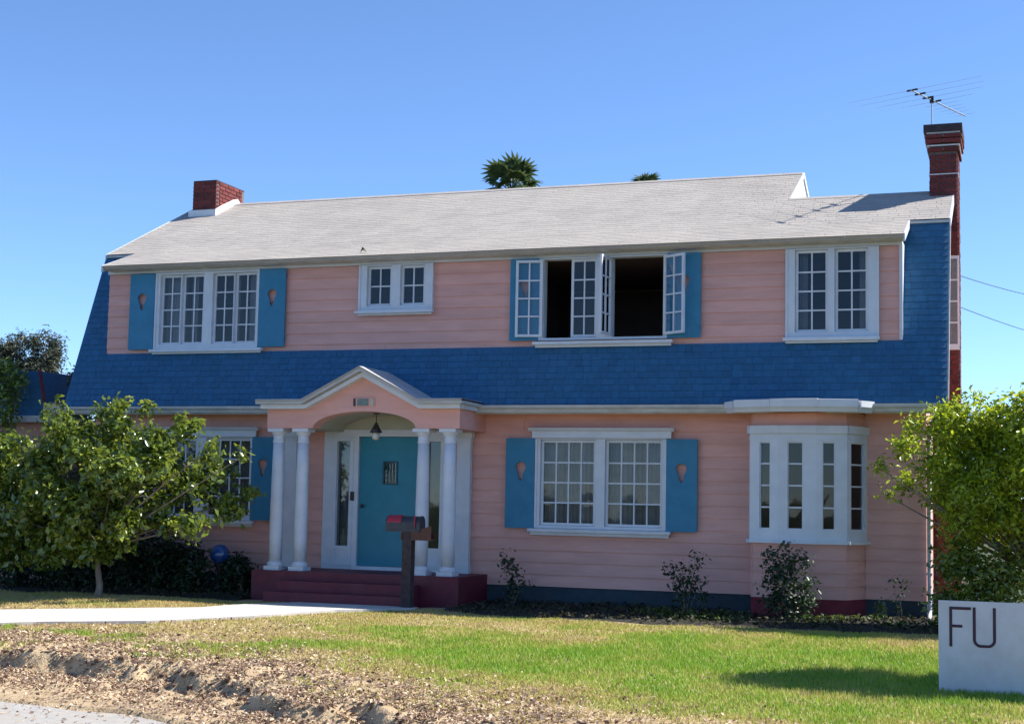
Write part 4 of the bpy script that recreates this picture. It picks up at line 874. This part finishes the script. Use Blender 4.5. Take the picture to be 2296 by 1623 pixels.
# ground cover strip in the bed, right of the porch
rg = np.random.default_rng(90); n = 5200
gx = rg.uniform(7.3, 13.2, n); gy = rg.uniform(-1.9, -0.35, n)+np.clip((9.5-gx)*0.12, 0, 0.3); dens = vnoise(gx, gy, 1.8, 8)
k = (dens > 0.45+np.clip((9.2-gx)*0.15, 0, 0.3)) & ~((gx > 9.5) & (gx < 11.45) & (gy > -0.55)); gx, gy = gx[k], gy[k]
P = np.stack([gx, gy, height(gx, gy)+rg.uniform(0.0, 0.11, len(gx))], 1); N = len(P)
nrm = np.array([0,0,1])+rg.normal(size=(N,3))*0.5; nrm /= np.linalg.norm(nrm, axis=1, keepdims=True); ax = np.cross(nrm, rg.normal(size=(N,3))); ax /= np.linalg.norm(ax, axis=1, keepdims=True); s_ = np.cross(nrm, ax); L_ = rg.uniform(0.03, 0.075, N)[:,None]
V = np.stack([P-ax*L_*.5, P+s_*L_*.35, P+ax*L_*.5, P-s_*L_*.35], 1).reshape(-1,3); i0 = np.arange(N)*4
o = obj('ground_cover', npmesh('ground_cover', V, np.stack([i0,i0+1,i0+2,i0+3],1), LM7, rg.random(N))); o['kind'] = 'stuff'; tag(o, 'low leafy ground cover in the shaded bed along the foundation', 'ground cover')

# dead leaves and seedlings over the dark beds
n = 9000; bx_ = rg.uniform(-4, 13.4, n); by_ = rg.uniform(-2.5, 0.0, n); edge = np.where(bx_ > 5.8, np.interp(bx_, [5.8,7,9,10.5,12.4,14.5], [-2.1,-2.35,-2.45,-2.3,-2.2,-1.9]), -1.85)
k = (by_ > edge-0.12) & ~((bx_ > 2.3) & (bx_ < 5.75)) & ~((bx_ > 9.6) & (bx_ < 11.45) & (by_ > -0.55)); bx_, by_ = bx_[k], by_[k]; N = len(bx_)
P = np.stack([bx_, by_, height(bx_, by_)+0.04+rg.uniform(0, 0.05, N)], 1); nrm = np.array([0,0,1])+rg.normal(size=(N,3))*0.6; nrm /= np.linalg.norm(nrm, axis=1, keepdims=True); ax = np.cross(nrm, rg.normal(size=(N,3))); ax /= np.linalg.norm(ax, axis=1, keepdims=True); s_ = np.cross(nrm, ax); L_ = rg.uniform(0.03, 0.085, N)[:,None]
V = np.stack([P-ax*L_*.5, P+s_*L_*.3, P+ax*L_*.5, P-s_*L_*.3], 1).reshape(-1,3); i0 = np.arange(N)*4
BLM = leaf_mat('bed_leaf', (0.012,0.016,0.008), (0.075,0.07,0.035), 0.2, 0.6, 0.3)
o = obj('bed_litter', npmesh('bed_litter', V, np.stack([i0,i0+1,i0+2,i0+3],1), BLM, rg.random(N)**1.5)); o['kind'] = 'stuff'; tag(o, 'dark dead leaves and seedlings strewn over the shaded planting beds', 'leaf litter')

# palms behind the house
def fan_frond():
    mb = MB(); mb.tube([(0,0,0),(0.35,0,0.10),(0.62,0,0.12)], [0.022,0.018,0.014], 5, 0.6)
    n = 13; c = Vector((0.62,0,0.12))
    for i in range(n):
        a = R(-105)+R(210)*i/(n-1); L = 0.62*(1-0.25*abs(i-(n-1)/2)/(n/2))
        d = Vector((math.cos(a), math.sin(a), 0)); sdv = Vector((-d.y, d.x, 0)); droop = Vector((0,0,-0.16*random.uniform(.6,1.4)))
        w_ = 0.085
        mb.add([tuple(c), tuple(c+d*L*.45+sdv*w_+Vector((0,0,.03))), tuple(c+d*L*.45-sdv*w_+Vector((0,0,.03))), tuple(c+d*L+droop)], [(0,2,1),(1,2,3)], random.random())
    return mb.mesh('frond', LM6)
frond_me = fan_frond()
def palm(label, x, y, ztop, nf, s, seed):
    Pm = thing('palm_tree', label, 'palm', (x, y, 0.15)); rs_ = random.Random(seed)
    pts = [(x, y, 0.0), (x+0.1, y, ztop*0.5), (x, y, ztop)]
    MB().tube(pts, [0.28*s, 0.2*s, 0.16*s], 10).build('trunk', PALMB, Pm, smooth=True)
    for i in range(nf):
        az = i*2.39996+rs_.uniform(-.2,.2); el = R(80)-R(120)*(i/nf)+rs_.uniform(-.1,.1); sc = s*rs_.uniform(.85,1.15)
        obj('frond', frond_me, Pm, mw=Matrix.Translation((x, y, ztop)) @ Matrix.Rotation(az, 4, 'Z') @ Matrix.Rotation(-el, 4, 'Y') @ Matrix.Rotation(rs_.uniform(-.5,.5), 4, 'X') @ Matrix.Diagonal((sc, sc, sc, 1)))
palm('dark fan palm crown standing well above the middle of the roof ridge', -2.85, 25, 12.15, 24, 1.05, 5)
palm('far fan palm whose tip just clears the roof ridge', -3.2, 45, 16.35, 20, 0.85, 6)
# grey-green tree behind on the left
BT = thing('background_tree', 'grey-green feathery tree behind the outbuilding, left of the house', 'tree', (-6.6,5.2,0.15))
rnd = random.Random(12); cl = [(x, 5.0+rnd.uniform(-.3,.4), z, r) for x, z, r in [(-6.63,4.83,.22),(-6.23,4.87,.2),(-6.38,4.49,.32),(-5.88,4.58,.18),(-6.02,4.2,.3),(-6.77,4.3,.36),(-7.14,4.69,.32),(-5.74,4.1,.16),(-6.17,3.82,.24),(-6.63,3.82,.32),(-7.22,4.11,.36),(-6.64,5.02,.11),(-6.18,5.04,.11),(-7.04,4.98,.16),(-7.43,4.6,.32),(-6.3,3.3,.5),(-7.0,3.2,.5)]]
m = MB(); m.tube([(-6.6,5.2,0),(-6.6,5.2,2),(-6.5,5.1,3.2)], [.14,.11,.08], 9); branches(m, (-6.55,5.1,2.6), cl, 0.03, 13); m.build('trunk', BARK, BT, smooth=True)
crown(BT, 'crown', LM4, cl, 14000, 0.11, 0.25, twig=0.08, per=8, seed=14, shell=0.2)
BT2 = thing('background_tree', 'dense dark green tree low behind the gap between house and outbuilding', 'tree', (-5.6,8.0,0.15))
cl = [(-5.6,8,3.0,.8),(-6.6,8,3.2,.9),(-4.8,8,2.6,.9),(-5.6,8.2,2.2,1.0),(-7.6,8.2,3.2,.9)]
m = MB(); m.tube([(-5.6,8,0),(-5.6,8,2.2)], [.15,.1], 8); branches(m, (-5.6,8,1.6), cl, .06, 15); m.build('trunk', BARK, BT2, smooth=True)
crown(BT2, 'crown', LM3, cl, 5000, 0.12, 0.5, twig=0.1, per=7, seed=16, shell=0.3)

# utility pole out to the right, and the two service wires it carries to the gable
UP_ = thing('utility_pole', 'wooden utility pole with a crossarm standing beyond the right of the house', 'pole', (19.0,33.0,0.15))
MB().tube([(19.0,33.0,0.0),(19.0,33.0,10.6)], [0.16,0.11], 10).build('mast', BARK, UP_, smooth=True); MB().box(18.0,20.0,32.8,32.9,9.2,9.32).build('crossarm', POST, UP_)
def wire(a, b, sag, label):
    a, b = Vector(a), Vector(b); o = MB().tube([a.lerp(b, t)-Vector((0,0,4*sag*t*(1-t))) for t in np.linspace(0,1,25)], 0.0065, 5).build('service_wire', DARKM); tag(o, label, 'wire', 'service wires right of the house')
wire((12.17,3.0,5.55), (18.2,32.85,9.25), 0.5, 'upper dark service wire running from behind the tall chimney to the right')
wire((12.17,3.3,5.10), (19.0,32.88,7.4), 0.5, 'lower dark service wire running from behind the tall chimney to the right')

# ================================================================== LAWN AND LITTER
def green_w(x, y):
    """where the watered green patch of the lawn is"""
    c = np.interp(x, [4, 6, 8, 10, 12, 14], [-6.9, -6.2, -6.2, -6.1, -6.0, -6.0]); hw = np.interp(x, [4.5, 6.2, 8, 10, 12, 14], [0.25, 1.25, 2.1, 2.5, 2.6, 2.5])
    return np.clip(1.35-np.abs(y-c+(vnoise(x,y,0.9,21)-.5)*2.0+(vnoise(x,y,3,22)-.5)*1.2)/np.maximum(hw, .05), 0, 1)
def grass_ok(x, y):
    return (y < np.where(x > 5.8, np.interp(x, [5.8,7,9,10.5,12.4,14.5], [-2.1,-2.35,-2.45,-2.3,-2.2,-1.9]), -1.8)+(vnoise(x,y,4,35)-.5)*0.35) & ~on_path(x, y) & (y > bank_edge(x)+0.25+(vnoise(x,y,2.5,31)-.5)*1.0) & ~((x > 2.1) & (x < 5.9) & (y > -1.95)) & ((y > -8.2) | (x > 6.5))
rg = np.random.default_rng(40); n = 620000
gx = rg.uniform(-3.5, 15.2, n); gy = rg.uniform(-11.5, -0.9, n)
vis = (gx > 13.4-(gy+21.05)*0.94-1.6) & (gx < 14.6)
gw = green_w(gx, gy); k = grass_ok(gx, gy) & vis
dry = np.clip((7.5-gx)/4, 0, 1)*np.clip((-5.0-gy)/1.5, 0, 1)            # bare and mown-out near the bank
bare = np.clip((vnoise(gx,gy,1.1,33)-.35)*2.2, 0, 1)
k &= rg.random(n) < np.clip(0.42+0.75*gw+0.35*(1-bare)-0.40*dry-0.45*(gy < bank_edge(gx)+1.2), 0.05, 1)
gx, gy, gw = gx[k], gy[k], gw[k]; N = len(gx); gz = height(gx, gy)
hgt = rg.uniform(0.018, 0.05, N)*(0.75+0.5*gw); az = rg.uniform(0, 6.283, N); wd = rg.uniform(0.004, 0.009, N)*(1.3-0.4*gw)
lean = rg.normal(0, 0.55, N)*hgt; dx, dy = np.cos(az), np.sin(az)
V = np.stack([np.stack([gx-dx*wd, gy-dy*wd, gz-0.004], 1), np.stack([gx+dx*wd, gy+dy*wd, gz-0.004], 1), np.stack([gx-dy*lean+rg.normal(0,.006,N), gy+dx*lean, gz+hgt], 1)], 1).reshape(-1,3)
var = np.clip(0.22*np.clip((gx-2.5)/3, 0.3, 1)*np.where(gy < bank_edge(gx)+1.3, 0.4, 1)+gw*0.62+rg.normal(0, 0.17, N)+(vnoise(gx,gy,1.6,41)-.5)*0.5+(vnoise(gx,gy,7,42)-.5)*0.35, 0, 1)
GM = bpy.data.materials.new('grass_blade'); GM.use_nodes = True; t = GM.node_tree; t.nodes.clear()
out = t.nodes.new('ShaderNodeOutputMaterial'); b = t.nodes.new('ShaderNodeBsdfPrincipled'); tr = t.nodes.new('ShaderNodeBsdfTranslucent'); mx = t.nodes.new('ShaderNodeMixShader'); at = t.nodes.new('ShaderNodeAttribute'); at.attribute_name = 'var'
rp = t.nodes.new('ShaderNodeValToRGB'); e = rp.color_ramp.elements; e[0].position = 0.0; e[0].color = (0.52,0.41,0.18,1); e[1].position = 1.0; e[1].color = (0.19,0.36,0.025,1)
e2 = rp.color_ramp.elements.new(0.35); e2.color = (0.42,0.41,0.10,1); e3 = rp.color_ramp.elements.new(0.65); e3.color = (0.31,0.42,0.05,1)
t.links.new(at.outputs['Fac'], rp.inputs['Fac']); t.links.new(rp.outputs[0], b.inputs['Base Color']); t.links.new(rp.outputs[0], tr.inputs['Color']); b.inputs['Roughness'].default_value = 0.6
mx.inputs[0].default_value = 0.4; t.links.new(b.outputs[0], mx.inputs[1]); t.links.new(tr.outputs[0], mx.inputs[2]); t.links.new(mx.outputs[0], out.inputs['Surface'])
o = obj('grass', npmesh('grass', V, np.arange(N*3).reshape(-1,3), GM, var)); o['kind'] = 'stuff'; tag(o, 'short patchy lawn grass, green in the middle and dry at the edges', 'grass')

# dry leaves and chips littering the bank and the dry side of the lawn
LIT = leaf_mat('dry_litter', (0.16,0.09,0.06), (0.72,0.57,0.40), 0.1, 0.7, 0.3)
n = 210000; gx = rg.uniform(-1, 13.5, n); gy = rg.uniform(-11.2, -4.2, n); d = gy-bank_edge(gx)
dens = np.exp(-((d-0.25)/1.15)**2)*np.clip((11.5-gx)/3.5, 0.12, 1)+0.10*np.clip((7-gx)/3, 0, 1)
k = (rg.random(n) < dens*np.clip(vnoise(gx,gy,2.6,51)*1.1+vnoise(gx,gy,7,52)*1.2-0.50, 0.05, 1)*1.5) & ~on_path(gx, gy) & (gx > 13.4-(gy+21.05)*0.94-1.2)
gx, gy = gx[k], gy[k]; N = len(gx); P = np.stack([gx, gy, height(gx, gy)+rg.uniform(0.004, 0.03, N)], 1)
nrm = np.array([0,0,1])+rg.normal(size=(N,3))*0.55; nrm /= np.linalg.norm(nrm, axis=1, keepdims=True); ax = np.cross(nrm, rg.normal(size=(N,3))); ax /= np.linalg.norm(ax, axis=1, keepdims=True); s_ = np.cross(nrm, ax); L_ = (rg.uniform(0.016, 0.055, N)*rg.uniform(0.6, 1.2, N))[:,None]
V = np.stack([P-ax*L_*.5, P+s_*L_*.3+nrm*L_*.15, P+ax*L_*.5, P-s_*L_*.3+nrm*L_*.15], 1).reshape(-1,3); i0 = np.arange(N)*4
Fc = np.stack([np.stack([i0,i0+2,i0+1],1), np.stack([i0,i0+3,i0+2],1)], 1).reshape(-1,3)
o = obj('leaf_litter', npmesh('leaf_litter', V, Fc, LIT, np.repeat(rg.random(N)**1.5, 2))); o['kind'] = 'stuff'; tag(o, 'dry brown leaves and chips scattered over the bank and lawn edge', 'leaf litter')
# lumps of turned earth along the bank
CLOD = mat('earth_clod', (0.07, 0.045, 0.03), (0.19, 0.13, 0.085), 14, 0.95, 0.5, 40)
mb = MB(); rs_ = random.Random(77)
for i in range(900):
    x = rs_.uniform(0.5, 10.5); y = float(bank_edge(x))+rs_.gauss(0.0, 0.42); r = rs_.uniform(0.012, 0.055)*rs_.uniform(0.5, 1.0)
    z = float(height(x, y)); ico = [(r*rs_.uniform(.7,1.2)*math.cos(a)*math.cos(b_), r*rs_.uniform(.7,1.2)*math.sin(a)*math.cos(b_), r*0.7*math.sin(b_)) for b_ in (-0.7,0.5) for a in [k*1.2566+b_ for k in range(5)]]
    vs = [(x+p[0], y+p[1], z+p[2]) for p in ico]+[(x,y,z-r*.7),(x,y,z+r*.75)]
    mb.add(vs, [(j,(j+1)%5,5+(j+1)%5,5+j) for j in range(5)]+[((j+1)%5,j,10) for j in range(5)]+[(5+j,5+(j+1)%5,11) for j in range(5)])
o = mb.build('earth_clods', CLOD); o['kind'] = 'stuff'; tag(o, 'lumps of dark turned earth along the broken edge of the lawn', 'earth clods')
